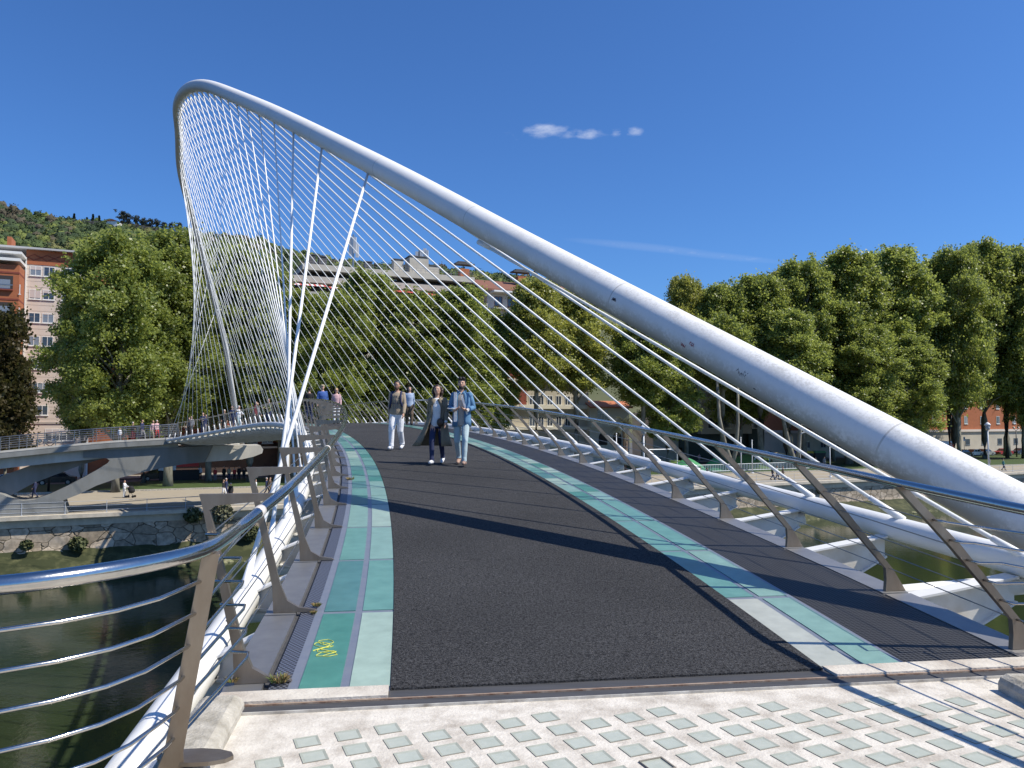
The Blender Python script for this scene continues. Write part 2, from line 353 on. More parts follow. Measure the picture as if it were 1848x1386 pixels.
# cables: from each station of the arch to both edge tubes, with a small socket at the tube
for k in range(0, 41):
    ac = archpt(STN[k]); at_ = (archpt(STN[k] + .3) - archpt(STN[k] - .3)).normalized()
    for s in (-1, 1):
        if s < 0 and (k == 0): continue
        b0 = tubept(k, s) + Vector((0, 0, .02 if k == 0 else .12)); w_ = b0 - ac; w_ = (w_ - at_ * w_.dot(at_)).normalized(); a0 = (ac + w_ * .20 if s > 0 else ac - Vector((0, 0, .15))) if k else ac - Vector((0, 0, .33)); d = (b0 - a0).normalized(); mb = MB()
        mb.tube([a0 + d * .02, b0 - d * .35], (.022 if k < 8 else .016) if s > 0 else (.027 if k < 4 else .018), 8); mb.tube([b0 - d * .4, b0 + d * .02], [.03, .045], 8)
        mb.tube([a0 - d * .02, a0 + d * .30], [.042, .030], 8)
        mb.build('cable', white_c, bridge, True)
# floor beams
def flange_z(k, o):   # top of a beam: just under the walkway, ramping to the tube outside it
    zd = deck(k, 0).z - .035
    if o < -2.9: t = (o + 2.9) / (-3.46 + 2.9); return zd * (1 - t) + (tubept(k, -1).z + .02) * t
    if o > oP(k) : t = (o - oP(k)) / (3.46 - oP(k)); return zd * (1 - t) + (tubept(k, 1).z - .11 * max(0, 1 - abs(k) / 6) + .02) * t
    return zd
creamw = mat('beam_white', (.74, .73, .70), .5, 0, (.52, .45, .36), 2.2, .4, bias=.62)
for n in range(-1, 42):
    k = n + .1; mb = MB(); os_ = [-3.36, -2.9, -1.5, 0, oP(k), (oP(k) + 3.36) / 2, 3.36]
    dep = [.18, .44, .72, .80, .64, .42, .22]
    c, T, Nn = axis(k)
    def pt(o, z, t): p = c + Nn * o + T * t; p.z = z; return p
    for i in range(len(os_) - 1):
        a, b = os_[i], os_[i + 1]; za, zb = flange_z(k, a), flange_z(k, b)
        mb.hexa([pt(a, za - .02, -.085), pt(b, zb - .02, -.085), pt(b, zb - .02, .085), pt(a, za - .02, .085), pt(a, za, -.085), pt(b, zb, -.085), pt(b, zb, .085), pt(a, za, .085)])
        mb.hexa([pt(a, za - dep[i], -.02), pt(b, zb - dep[i + 1], -.02), pt(b, zb - dep[i + 1], .02), pt(a, za - dep[i], .02), pt(a, za - .02, -.02), pt(b, zb - .02, -.02), pt(b, zb - .02, .02), pt(a, za - .02, .02)], 1)
        mb.hexa([pt(a, za - dep[i] - .02, -.06), pt(b, zb - dep[i + 1] - .02, -.06), pt(b, zb - dep[i + 1] - .02, .06), pt(a, za - dep[i] - .02, .06), pt(a, za - dep[i], -.06), pt(b, zb - dep[i + 1], -.06), pt(b, zb - dep[i + 1], .06), pt(a, za - dep[i], .06)])
    mb.build('floor_beam', [white, creamw], bridge)
# diagonal wind braces under the walkway
for n in range(-1, 41):
    for s in (-1, 1):
        if s > 0 and n % 2: continue
        a = tubept(n + .1, s) - Vector((0, 0, .19)); b = deck(n + (.75 if s > 0 else .35), s * 1.0, -.45)
        m_ = MB(); m_.tube([a, b], .09 if s > 0 else .075, 12); m_.build('brace_tube', white, bridge, True)
# strips of the walkway
def strip(name, f0, f1, ks, dz, m, thick=.05, uv=False, parent=None, label=None):
    mb = MB(); vs = []; fs = []
    for k in ks: vs += [deck(k, f0(k), dz), deck(k, f1(k), dz), deck(k, f1(k), dz - thick), deck(k, f0(k), dz - thick)]
    n = len(ks)
    for i in range(n - 1):
        a = i * 4; b = a + 4
        fs += [(a, a + 1, b + 1, b), (a + 1, a + 2, b + 2, b + 1), (a + 2, a + 3, b + 3, b + 2), (a + 3, a, b, b + 3)]
    fs += [(3, 2, 1, 0), (4 * n - 4, 4 * n - 3, 4 * n - 2, 4 * n - 1)]
    mb.add(vs, fs); o = mb.build(name, m, parent or bridge, label=label)
    if uv:
        u = [];
        for k in ks:
            for q in (f0(k), f1(k), f1(k), f0(k)): u.append((k * 1.76, q))
        uvset(o, u)
    return o
KS = np.arange(K0, K1, .25)
und = mat('deck_underside', (.20, .195, .17), .8, 0, (.10, .095, .08), 1.5, .6)
strip('deck_slab', lambda k: -2.88, lambda k: oP(k) + .02, KS, -.056, und, .10)
strip('carpet', lambda k: -2.05, oR, KS, .012, carpm, .06)
strip('drain_grate', lambda k: -2.76, lambda k: -2.65, KS, -.004, drainm, .03, True)
strip('mesh_grating', lambda k: oG(k) + .02, lambda k: oP(k) - .14, KS, -.003, gridm, .03, True)
strip('gutter', lambda k: -2.80, lambda k: -2.765, KS, -.03, rubber, .02)
# steel edge plates, one bay at a time
mbp = MB()
for s in (-1, 1):
    mb = MB()
    for n in range(-1, 41):
        a, b = n + .12, n + 1.10
        if a < K0: a = K0 + .0
        q = 3
        for i in range(q):
            k0, k1 = a + (b - a) * i / q, a + (b - a) * (i + 1) / q
            if s < 0: A = [(-2.80, 0), (-3.02, -.0)]; f = lambda k: (-3.03, -2.80)
            else: f = lambda k: (oP(k) - .12, oP(k) + .12)
            lo0, hi0 = f(k0); lo1, hi1 = f(k1)
            mb.hexa([deck(k0, lo0, -.045), deck(k0, hi0, -.045), deck(k1, hi1, -.045), deck(k1, lo1, -.045), deck(k0, lo0, .0), deck(k0, hi0, .0), deck(k1, hi1, .0), deck(k1, lo1, .0)])
    mb.build('edge_plate', platem, bridge)
# glass walkway strips: two lanes of panes each side, steel seams between
for s in (-1, 1):
    mb = MB(); fr = MB(); rg = random.Random(3 + s)
    for n in range(-1, 41):
        a, b = n + .13, n + 1.09
        if n == -1: a = K0 + .03
        for lane in (0, 1):
            sub = [(a, b)] if n < 3 else [(a, (a + b) / 2 - .01), ((a + b) / 2 + .01, b)]
            for (k0, k1) in sub:
                mi = rg.choice([0, 1, 1, 2, 3, 4, 3, 1])
                if s < 0 and n == -1: mi = 0 if lane == 0 else 2
                if s < 0 and n == 0: mi = 4 if lane == 0 else 1
                if s > 0 and n == -1: mi = 5 if lane == 0 else 3
                for i in range(2):
                    q0, q1 = k0 + (k1 - k0) * i / 2, k0 + (k1 - k0) * (i + 1) / 2
                    f = (lambda k: (-2.585, -2.345) if lane == 0 else (-2.29, -2.055)) if s < 0 else (lambda k: (oR(k) + .01, oR(k) + .26) if lane == 0 else (oR(k) + .31, oG(k) - .02))
                    l0, h0 = f(q0); l1, h1 = f(q1)
                    mb.hexa([deck(q0, l0, -.03), deck(q0, h0, -.03), deck(q1, h1, -.03), deck(q1, l1, -.03), deck(q0, l0, .006), deck(q0, h0, .006), deck(q1, h1, .006), deck(q1, l1, .006)], mi)
    mb.build('glass_strip', glassm, bridge)
    if s < 0: strip('glass_frame', lambda k: -2.65, lambda k: -2.052, KS, 0.0, framem, .05)
    else: strip('glass_frame', lambda k: oR(k) + .002, lambda k: oG(k) + .018, KS, 0.0, framem, .05)
# thin worn line of yellow spray on the first pane
def scribble(name, f, pts, r, m, parent, label=None):
    mb = MB(); mb.tube([f(*p) for p in pts], r, 5); return mb.build(name, m, parent, label=label)
rg = random.Random(5); pts = []
for i in range(60):
    t = i / 59; pts.append((-.44 + .17 * t + .035 * math.sin(t * 31) + rg.uniform(-.008, .008), -2.50 + .07 * math.sin(t * 43) * (1 - .4 * t) + .03 * math.sin(t * 7)))
scribble('graffiti', lambda k, o: deck(k, o, .009), pts, .0022, mat('yellow_spray', (.62, .62, .10), .6), bridge, 'thin yellow sprayed scribble')
# marks on the arch
def onarch(s, ang):
    p = archpt(s); t = (archpt(s + .3) - archpt(s - .3)).normalized(); up = Vector((0, 0, 1)); a = t.cross(up).normalized(); b = a.cross(t)
    v = -a if a.y > 0 else a      # side that looks to the camera
    return p + (v * math.cos(ang) + b * math.sin(ang)) * .231
dk = mat('marker_black', (.03, .03, .05), .6); rd = mat('marker_red', (.25, .05, .07), .6)
for (s0, ang, sz, m_, seed) in ((6.55, -.05, .09, dk, 1), (7.30, .0, .05, rd, 2), (7.42, -.25, .05, rd, 3), (8.7, .1, .05, dk, 4), (6.35, -.45, .02, dk, 6)):
    rg = random.Random(seed)
    pts = [(s0 + sz * (i / 24 - .5) * 1.3 + sz * .22 * rg.uniform(-1, 1), ang + sz * 2 * rg.uniform(-1, 1)) for i in range(26)]
    scribble('graffiti', onarch, pts, .0035, m_, bridge)
# end sill of the walkway, rubber joint
mb = MB()
def jl(o, d): p = deck(K0, o, 0); T = axis(K0)[1]; q = p - T * d; q.z = 0; return q
def jbox(o0, o1, d0, d1, z0, z1, mi=0):
    a, b, c_, e = jl(o0, d1), jl(o1, d1), jl(o1, d0), jl(o0, d0)
    mb.hexa([(p.x, p.y, z0) for p in (a, b, c_, e)] + [(p.x, p.y, z1) for p in (a, b, c_, e)], mi)
jbox(-3.05, -2.06, -.04, .13, -.25, .035); mb.build('end_sill', concm, bridge); mb = MB(); jbox(oR(K0) + .02, 2.45, -.04, .127, -.25, .03); mb.build('end_sill', concm, bridge); mb = MB(); jbox(-2.058, oR(K0) + .018, -.03, .127, -.25, .014); mb.build('threshold', rubber, bridge)
# a tapering girder that sweeps out under the walkway end on the right
for s in (1, -1):
    mb = MB(); q = []
    kk = [-1.6 + 3.0 * i / 12 for i in range(13)]
    for i, k in enumerate(kk):
        t = i / 12; o = s * (3.25 - 1.0 * t) if s > 0 else -(3.0 - .8 * t); wd = .17 - .10 * t; z = deck(k, o).z - .28 - .05 * t; c, T, Nn = axis(k)
        a, b = c + Nn * (o - wd), c + Nn * (o + wd); q.append((Vector((a.x, a.y, z)), Vector((b.x, b.y, z))))
    for (a, b), (c_, d) in zip(q, q[1:]):
        h = Vector((0, 0, .03)); mb.hexa([a - h, b - h, d - h, c_ - h, a, b, d, c_])
        m1, m2 = (a + b) / 2, (c_ + d) / 2; off = (b - a).normalized() * .015; g = Vector((0, 0, .5))
        mb.hexa([m1 - off - h - g, m1 + off - h - g, m2 + off - h - g, m2 - off - h - g, m1 - off - h, m1 + off - h, m2 + off - h, m2 - off - h], 1)
    mb.build('end_girder', [white, creamw], bridge)

# ------------------------------------------------------------------ guard rails of the bridge
def railing(side):
    t = thing('guardrail', 'steel guardrail on the %s of the deck, posts %s' % (('right', 'leaning in over the mesh') if side > 0 else ('left', 'hooked like brackets above the white beams')), 'guardrail', deck(0, side * 2.3), 'steel guardrails of the footbridge')
    ro = (lambda k: oP(k) - .86) if side > 0 else (lambda k: -2.70)
    ks = [-.66] + [n + .15 for n in range(0, 41)]
    kk = list(np.arange(-.66, 41.2, .25))
    path = [deck(k, ro(k), 1.135) for k in kk]
    if side > 0: path = [Vector((3.62, 2.6, 1.02)), Vector((3.25, 3.3, 1.04)), Vector((3.02, 4.0, 1.055))] + path
    else: path = [Vector((-3.3, 1.95, 1.07)), Vector((-2.35, 2.1, 1.07)), at(0, 1057, 2.47), at(100, 1045, 2.56), at(200, 1030, 2.70), at(270, 1017, 2.84), at(330, 1004, 3.02), at(375, 991, 3.22), at(412, 968, 3.62), at(436, 949, 4.05)] + path
    # resample smoothly
    P = path
    for _ in range(2):
        Q = [P[0]]
        for a, b in zip(P, P[1:]): Q += [a * .75 + b * .25, a * .25 + b * .75]
        P = Q + [P[-1]]
    mb = MB(); mb.tube(P, .032, 12); mb.build('handrail', chrome, t, True)
    if side < 0:
        def pj(q): v = cam.matrix_world.inverted() @ q if False else q - Vector((0, 0, 1.6)); v = Matrix.Rotation(-PITCH, 3, 'X') @ v; return 924 + F * v.x / v.y, 693 - F * v.z / v.y
        for qx, qy in ((463, 927), (594, 814)):
            i = min(range(2, len(P) - 2), key=lambda i: (pj(P[i])[0] - qx) ** 2 + (pj(P[i])[1] - qy) ** 2); d = (P[i + 1] - P[i - 1]).normalized()
            m_ = MB(); m_.tube([P[i] - d * .03, P[i] + d * .03], .0335, 14); m_.build('sleeve', mat('sticker_white', (.60, .56, .52), .5), t, True)
    wires = []
    for i, k in enumerate(ks):
        c, T, Nn = axis(k); z0 = deck(k, 0).z
        pp = lambda o, h: Vector((c.x + Nn.x * o, c.y + Nn.y * o, z0 + h))
        if side < 0:
            poly = [(-2.64, .0), (-2.66, .015), (-2.78, .035), (-2.87, .09), (-2.925, .22), (-3.13, 1.03), (-3.10, 1.055), (-2.72, 1.09), (-2.72, 1.125), (-3.19, 1.125), (-3.175, 1.07), (-2.982, .20), (-2.972, 0.0)]
        else:
            b = oP(k) + .02
            poly = [(b - .10, 0), (b + .10, 0), (b - .02, .20), (b - .46, .72), (b - .84, 1.115), (b - .93, 1.115), (b - .58, .74), (b - .13, .24), (b - .12, .12)]
            poly = [(b - .09, 0), (b + .10, 0), (b - .015, .19), (b - .46, .72), (b - .85, 1.115), (b - .92, 1.115), (b - .525, .70), (b - .085, .20), (b - .08, .10)]
        mb = MB(); P0 = [pp(o, h + .002) - T * .02 for o, h in poly]; mb.prism(P0 if side > 0 else P0[::-1], T * .04)
        # thin flange along the back edge, as on the real posts
        mb.build('post', steel, t)
        hs = [.2, .37, .54, .71, .88]
        if side < 0: wires.append([pp(-2.99 - (h - .2) * .215, h) for h in hs])
        else:
            b = oP(k) + .02; wires.append([pp(b - .05 - (h - .2) * .88, h) for h in hs])
    for j in range(5):
        mb = MB(); mb.tube([w_[j] for w_ in wires], .0045, 5); mb.build('wire', wirem, t)
    return t
railR = railing(1); railL = railing(-1)

# rods of the landing's balustrades, bent outwards in a jog where they meet the bridge
def rods(side):
    t = thing('balustrade', 'six bent steel rods curving away from the %s end of the bridge deck' % ('right' if side > 0 else 'left'), 'balustrade', (side * 2.2, 4, 0), 'rod balustrades of the landing')
    if side < 0: plan = [Vector((-3.3, 1.95, 0)), Vector((-2.35, 2.12, 0)), Vector((-1.66, 2.47, 0)), Vector((-1.50, 2.60, 0)), Vector((-1.38, 2.76, 0)), Vector((-1.31, 2.95, 0)), Vector((-1.28, 3.28, 0)), Vector((-1.31, 3.8, 0))]
    else: plan = [Vector((4.3, 2.3, 0)), Vector((3.75, 2.7, 0)), Vector((3.40, 3.3, 0)), Vector((3.15, 4.0, 0)), Vector((3.06, 4.7, 0))]
    kend = -.66; c, T, Nn = axis(kend); z0 = deck(kend, 0).z
    for j in range(6):
        z = .92 - j * .138; out = (1.07 - z) * .2; pts = []
        for i, p in enumerate(plan):
            d = (plan[min(i + 1, len(plan) - 1)] - plan[max(i - 1, 0)]).normalized(); nn = Vector((d.y, -d.x, 0)) * side
            if side > 0: nn = Vector((d.y, -d.x, 0))
            pts.append(p + nn * ((out if i < len(plan) - 1 else 0) if side < 0 else out * 1.6) + Vector((0, 0, z)))
        h = z - z0 + .0
        if side < 0:
            oo = -2.99 - (h - .2) * .215; e = c + Nn * oo; e.z = z
            j1 = e - T * .05; j2 = j1 - T * .03 + Nn * (.20 - .018 * j); pts = pts[:-1] + [j2 - T * .10 + Nn * .012, j2, j1, e]
        else:
            b = oP(kend) + .02; oo = b - .05 - (h - .2) * .88; e = c + Nn * oo; e.z = z
            j1 = e - T * .14; j2 = j1 + Nn * (.02 + .07 * j) ; pts = pts[:-2] + [j2 - T * .6 + Nn * .1, j2 + Vector((0, 0, -.005)), j1, e]
        mb = MB(); mb.tube(pts, .0085, 8); mb.build('rod', chrome, t, True)
    if side < 0:   # the intermediate post on the landing kerb
        mb = MB(); a = Vector((-1.50, 3.42, .0)); b = Vector((-1.268, 3.27, 1.04)); d = (b - a).normalized(); u = Vector((.93, .36, 0)).normalized(); nrm = u.cross(d).normalized(); u = d.cross(nrm)
        def hx(p, q, w0, w1): mb.hexa([p - u * w0 - nrm * .016, p + u * w0 - nrm * .016, p + u * w0 + nrm * .016, p - u * w0 + nrm * .016, q - u * w1 - nrm * .016, q + u * w1 - nrm * .016, q + u * w1 + nrm * .016, q - u * w1 + nrm * .016])
        hx(a, a + (b - a) * .16, .075, .038); hx(a + (b - a) * .16, b, .038, .034)
        mb.build('post', steel, t)
        mb = MB(); cx = Vector((-1.40, 3.47, .045)); ring = [(cx.x + .17 * math.cos(q * .5236) * 1.0, cx.y + .075 * math.sin(q * .5236), .10) for q in range(12)]
        mb.prism(ring, (0, 0, .018)); mb.build('base_plate', steel, t)
        for j in range(6):
            z = .92 - j * .138; f = (z - 0) / 1.04; p = a + (b - a) * f - nrm * .018
            m_ = MB(); m_.ell(p, (.012, .012, .012), 8, 6); m_.build('rod_end', chrome, t, True)
    return t
balL = rods(-1); balR = rods(1)

# ------------------------------------------------------------------ landing in front, with glass blocks in the concrete
landm = mat('landing_concrete', (.62, .58, .515), .85, 0, (.36, .32, .27), 5.2, .26, det=14, bump=.3, bs=60, bias=.55)
def _land():
    N, L, b = nodes(landm); tcn = N.new('ShaderNodeTexCoord'); n = N.new('ShaderNodeTexNoise'); n.inputs['Scale'].default_value = 22; n.inputs['Detail'].default_value = 8; n.inputs['Roughness'].default_value = .75
    L.new(tcn.outputs['Object'], n.inputs['Vector']); src = b.inputs['Base Color'].links[0].from_socket
    mr = N.new('ShaderNodeMapRange'); mr.inputs['From Min'].default_value = .55; mr.inputs['From Max'].default_value = .68; mr.inputs['To Max'].default_value = .5; L.new(n.outputs['Fac'], mr.inputs['Value'])
    mx = N.new('ShaderNodeMixRGB'); mx.inputs[2].default_value = (.74, .71, .65, 1); L.new(src, mx.inputs[1]); L.new(mr.outputs[0], mx.inputs[0])
    n3 = N.new('ShaderNodeTexNoise'); n3.inputs['Scale'].default_value = 55; n3.inputs['Detail'].default_value = 4; L.new(tcn.outputs['Object'], n3.inputs['Vector'])
    m3 = N.new('ShaderNodeMapRange'); m3.inputs['From Min'].default_value = .66; m3.inputs['From Max'].default_value = .72; m3.inputs['To Max'].default_value = .45; L.new(n3.outputs['Fac'], m3.inputs['Value'])
    m4 = N.new('ShaderNodeMixRGB'); m4.inputs[2].default_value = (.22, .17, .12, 1); L.new(mx.outputs[0], m4.inputs[1]); L.new(m3.outputs[0], m4.inputs[0]); L.new(m4.outputs[0], b.inputs['Base Color'])
_land()
land = thing('landing_platform', 'pale stained concrete landing with rows of small glass blocks in front of the bridge', 'platform', (0, 3.4, 0))
mb = MB(); A = jl(-3.0, .16); B = jl(2.42, .16); B2 = jl(4.6, .16)
poly = [A, Vector((-1.42, 3.4, 0)), Vector((-1.42, 1.4, 0)), Vector((-2.8, .3, 0)), Vector((-2.8, -6, 0)), Vector((4.8, -6, 0)), Vector((4.8, .6, 0)), Vector((3.0, 2.6, 0)), Vector((3.0, 4.2, 0)), B]
mb.prism([p + Vector((0, 0, -.5)) for p in poly], (0, 0, .5)); mb.build('slab', landm, land)
mb = MB()
def jb2(o0, o1, d0, d1, z0, z1, mi=0):
    a, b, c_, e = jl(o0, d1), jl(o1, d1), jl(o1, d0), jl(o0, d0)
    mb.hexa([(p.x, p.y, z0) for p in (a, b, c_, e)] + [(p.x, p.y, z1) for p in (a, b, c_, e)], mi)
rust = mat('rusty_edge', (.16, .075, .045), .8, .2, (.45, .36, .28), 14, .4, stretch=(1, 6, 1))
jb2(-3.0, 2.4, .128, .142, -.2, .019, 1); jb2(-3.0, 2.4, .143, .235, -.2, .010); jb2(-3.0, 2.4, .236, .246, -.2, .015, 2)
mb.build('expansion_joint', [rubber, rust, mat('joint_edge', (.7, .68, .62), .6, .2, (.2, .17, .14), 9, .5)], land)
# round-edged kerbs
def kerb(p, q, wd, h):
    mb = MB(); d = (q - p).normalized(); n = Vector((d.y, -d.x, 0)); pr = [(-wd, -.3), (wd, -.3), (wd, h - .05), (wd - .015, h - .02), (wd - .05, h), (-wd + .05, h), (-wd + .015, h - .02), (-wd, h - .05)]
    mb.prism([p + n * a + Vector((0, 0, b)) for a, b in pr][::-1], q - p)
    return mb
kerbm = mat('kerb_concrete', (.50, .47, .41), .9, 0, (.20, .18, .14), 7, .4, det=12, bump=.5, bs=50, bias=.54)
kerb(Vector((-1.60, 4.30, 0)), Vector((-1.42, 3.1, 0)), .125, .085).build('kerb', kerbm, land)
kerb(Vector((-1.42, 3.1, 0)), Vector((-1.55, 1.5, 0)), .125, .084).build('kerb', kerbm, land)
kerb(Vector((2.98, 4.62, 0)), Vector((3.02, 2.4, 0)), .11, .10).build('kerb', kerbm, land)
# glass blocks
mb = MB(); rg = random.Random(2); av = Vector((.187, .080, 0)); bv = Vector((.076, -.164, 0)); o = Vector((-1.28, 3.98, 0)); ua = av.normalized(); ub = Vector((-ua.y, ua.x, 0))
tone = [0, 0, 0, 0, 3, 3]
for i in range(-30, 46):
    for j in range(-12, 34):
        p = o + av * i + bv * j; dist = (jl(0, .16) - p).dot(axis(K0)[1])
        if dist < .32 or p.x < -1.2 + (.06 if p.y < 3.2 else 0) or p.x > 2.72 or p.y < .4: continue
        if (p - Vector((.63, 3.69, 0))).length < .1: p = p.copy()
        h = .060; hi = .047; z = .0035
        rot = rg.uniform(-.02, .02); u = ua * math.cos(rot) + ub * math.sin(rot); v2 = ub * math.cos(rot) - ua * math.sin(rot)
        Z = Vector((0, 0, z)); cr = [p + u * a * h + v2 * b * h + Z for a, b in ((-1, -1), (1, -1), (1, 1), (-1, 1))]; ci = [p + u * a * hi + v2 * b * hi + Z * .25 for a, b in ((-1, -1), (1, -1), (1, 1), (-1, 1))]
        lower = [q - Z * 2 for q in cr]
        broken = abs(p.x - .62) < .1 and abs(p.y - 3.70) < .07
        mb.add(cr + ci + lower, [(0, 1, 5, 4), (1, 2, 6, 5), (2, 3, 7, 6), (3, 0, 4, 7)], 0)
        mb.add(ci, [(0, 1, 2, 3)], rg.choice([1, 1, 2]))  # paler centre paints a bright reflection into each block; the ring is darker
        mb.add(cr + lower, [(0, 4, 5, 1), (1, 5, 6, 2), (2, 6, 7, 3), (3, 7, 4, 0)], 3)
        if broken:
            for a in range(4):
                e0, e1 = cr[a], cr[(a + 1) % 4]; mb.tube([e0 + Z * .2, e1 + Z * .2], .005, 5, 3)
gb = mb.build('glass_blocks', [mat('block_glass_edge', (.26, .285, .235), .45, 0, (.42, .43, .37), 9, .6, spec=.4), mat('block_glass', (.36, .395, .34), .35, 0, (.46, .48, .42), 14, .5, spec=.4), mat('block_glass_pale', (.46, .49, .43), .35, 0, (.37, .40, .35), 14, .5, spec=.4), mat('block_gap', (.22, .20, .165), .9)], land, label='frosted square glass blocks set flush in the concrete')
# abutment below the landing
abm = mat('abutment_concrete', (.42, .40, .36), .85, 0, (.25, .23, .2), 1.2, .5)
mb = MB(); mb.box(-1.2, 2.8, -6, 2.6, -11, -.51); mb.build('abutment', abm, land)

# dry weeds in the joints
weedm = [mat('dry_weed', (.30, .21, .08), .8), mat('green_weed', (.13, .17, .04), .8)]
def tuft(p, r, n, label, seed):
    t = thing('weed_tuft', label, 'weed', p, 'weeds growing from the deck joints'); rg = random.Random(seed)
    for mi in (0, 1):
        mb = MB()
        for i in range(n if mi == 0 else n // 2):
            a = rg.uniform(0, 6.28); rr = r * rg.random() ** .5 * .6; b = Vector(p) + Vector((math.cos(a) * rr, math.sin(a) * rr * .6, 0)); d = Vector((math.cos(a) * rg.random(), math.sin(a) * rg.random(), rg.uniform(.6, 1.4))).normalized(); l = r * rg.uniform(.4, .9)
            s_ = d.cross(Vector((rg.uniform(-1, 1), rg.uniform(-1, 1), .1))).normalized() * .0035; q = b + d * l * .6; e = b + d * l + Vector((d.x, d.y, -.3)) * l * .3
            mb.add([b - s_, b + s_, q + s_ * .8, q - s_ * .8, e], [(0, 1, 2, 3), (3, 2, 4)])
        mb.build('blades' if mi == 0 else 'leaves', weedm[mi], t)
jz = .02
for (px, py, Y, r, lab, sd) in ((503, 1231, 4.67, .075, 'largest clump of dry weeds, by the foot of the first left post', 1), (418, 1231, 4.64, .05, 'small dry tuft on the outer side of the first left post', 2), (571, 1094, 6.2, .045, 'dry tuft in the drain grate beside the teal panes', 3), (565, 1107, 6.03, .03, 'tiny tuft just in front of the one in the drain grate', 4), (632, 866, 13.9, .09, 'green tuft far along the left drain grate', 5)):
    p = at(px, py, Y); tuft((p.x, p.y, p.z), r, 70, lab, sd)
# ------------------------------------------------------------------ river, far bank, ground
WZ = -10.5
watm = mat('river_water', (.016, .028, .014), .05, spec=.45)
def _water():
    N, L, b = nodes(watm); tcn = N.new('ShaderNodeTexCoord'); mp = N.new('ShaderNodeMapping'); mp.inputs['Scale'].default_value = (1, 1.0, 1); L.new(tcn.outputs['Object'], mp.inputs[0])
    h = None
    for sc, st, in ((1.3, .55), (5.5, .30), (.25, .5)):
        n = N.new('ShaderNodeTexNoise'); n.inputs['Scale'].default_value = sc; n.inputs['Detail'].default_value = 4; L.new(mp.outputs[0], n.inputs['Vector'])
        m = N.new('ShaderNodeMath'); m.operation = 'MULTIPLY'; m.inputs[1].default_value = st; L.new(n.outputs['Fac'], m.inputs[0])
        if h is None: h = m.outputs[0]
        else:
            a = N.new('ShaderNodeMath'); a.operation = 'ADD'; L.new(h, a.inputs[0]); L.new(m.outputs[0], a.inputs[1]); h = a.outputs[0]
    bp = N.new('ShaderNodeBump'); bp.inputs['Strength'].default_value = .16; bp.inputs['Distance'].default_value = .10; L.new(h, bp.inputs['Height']); L.new(bp.outputs[0], b.inputs['Normal'])
    n = N.new('ShaderNodeTexNoise'); n.inputs['Scale'].default_value = .12; n.inputs['Detail'].default_value = 5; L.new(tcn.outputs['Object'], n.inputs['Vector'])
    mx = N.new('ShaderNodeMixRGB'); mx.inputs[1].default_value = (.014, .028, .014, 1); mx.inputs[2].default_value = (.034, .044, .020, 1); L.new(n.outputs['Fac'], mx.inputs[0]); L.new(mx.outputs[0], b.inputs['Base Color'])
_water()
def BL(X, Y0, z): return Vector((X, Y0 + SL * X, z))
mb = MB(); mb.add([BL(-900, -45, WZ), BL(900, -45, WZ), BL(900, 84, WZ), BL(-900, 84, WZ)], [(0, 1, 2, 3)]); struct('river_water', mb, watm)
pavm = mat('promenade_paving', (.36, .31, .235), .9, 0, (.29, .25, .19), 1.5, .5, bump=.1)
asph = mat('asphalt', (.07, .07, .072), .9, 0, (.10, .10, .10), 1.2, .5)
pathm = mat('path_concrete', (.30, .28, .24), .9, 0, (.24, .22, .19), 2, .5)
grassm = mat('lawn_grass', (.050, .085, .014), .9, 0, (.030, .055, .010), 1.6, .5, bump=.6, bs=14)
def slabband(name, Ya, Yb, z, m, X0=-900, X1=900, th=None):
    mb = MB()
    mb.add([BL(X0, Ya, z), BL(X1, Ya, z), BL(X1, Yb, z), BL(X0, Yb, z)], [(0, 1, 2, 3)]); return struct(name, mb, m)
YB = 79.7
slabband('far_bank_ground', YB + .2, 2500, GZ - .15, asph)
slabband('near_bank_ground', -1500, -30, GZ, pavm)
slabband('promenade_pavement', YB + .1, YB + 34.5, GZ, pavm)
slabband('cycle_path', YB + .9, YB + 3.6, GZ + .006, pathm)
mb = MB()
for x in np.arange(-70, 110, 3.2):
    for off in (1.9, ):
        a = YB + off; mb.add([BL(x, a, GZ + .012), BL(x + 1.5, a, GZ + .012), BL(x + 1.5, a + .14, GZ + .012), BL(x, a + .14, GZ + .012)], [(0, 1, 2, 3)])
struct('path_marking', mb, mat('road_paint', (.75, .74, .7), .7))
mb = MB(); mb.add([(x, a_ + b_ * x, GZ + .10) for x, a_, b_ in ((-150, 98.5, .372), (220, 98.5, .372), (220, 117.0, .49), (-150, 117.0, .49))], [(0, 1, 2, 3)]); struct('lawn', mb, grassm)
slabband('street', YB + 35, YB + 42.5, GZ - .02, asph)
slabband('far_pavement', YB + 42.5, YB + 50, GZ + .1, pathm)
mb = MB()
LF = lambda x, d, z: Vector((x, 98.15 + .372 * x + d, z))
mb.hexa([LF(-150, 0, GZ - .1), LF(220, 0, GZ - .1), LF(220, .35, GZ - .1), LF(-150, .35, GZ - .1), LF(-150, 0, GZ + .16), LF(220, 0, GZ + .16), LF(220, .35, GZ + .16), LF(-150, .35, GZ + .16)])
struct('lawn_kerb', mb, kerbm)
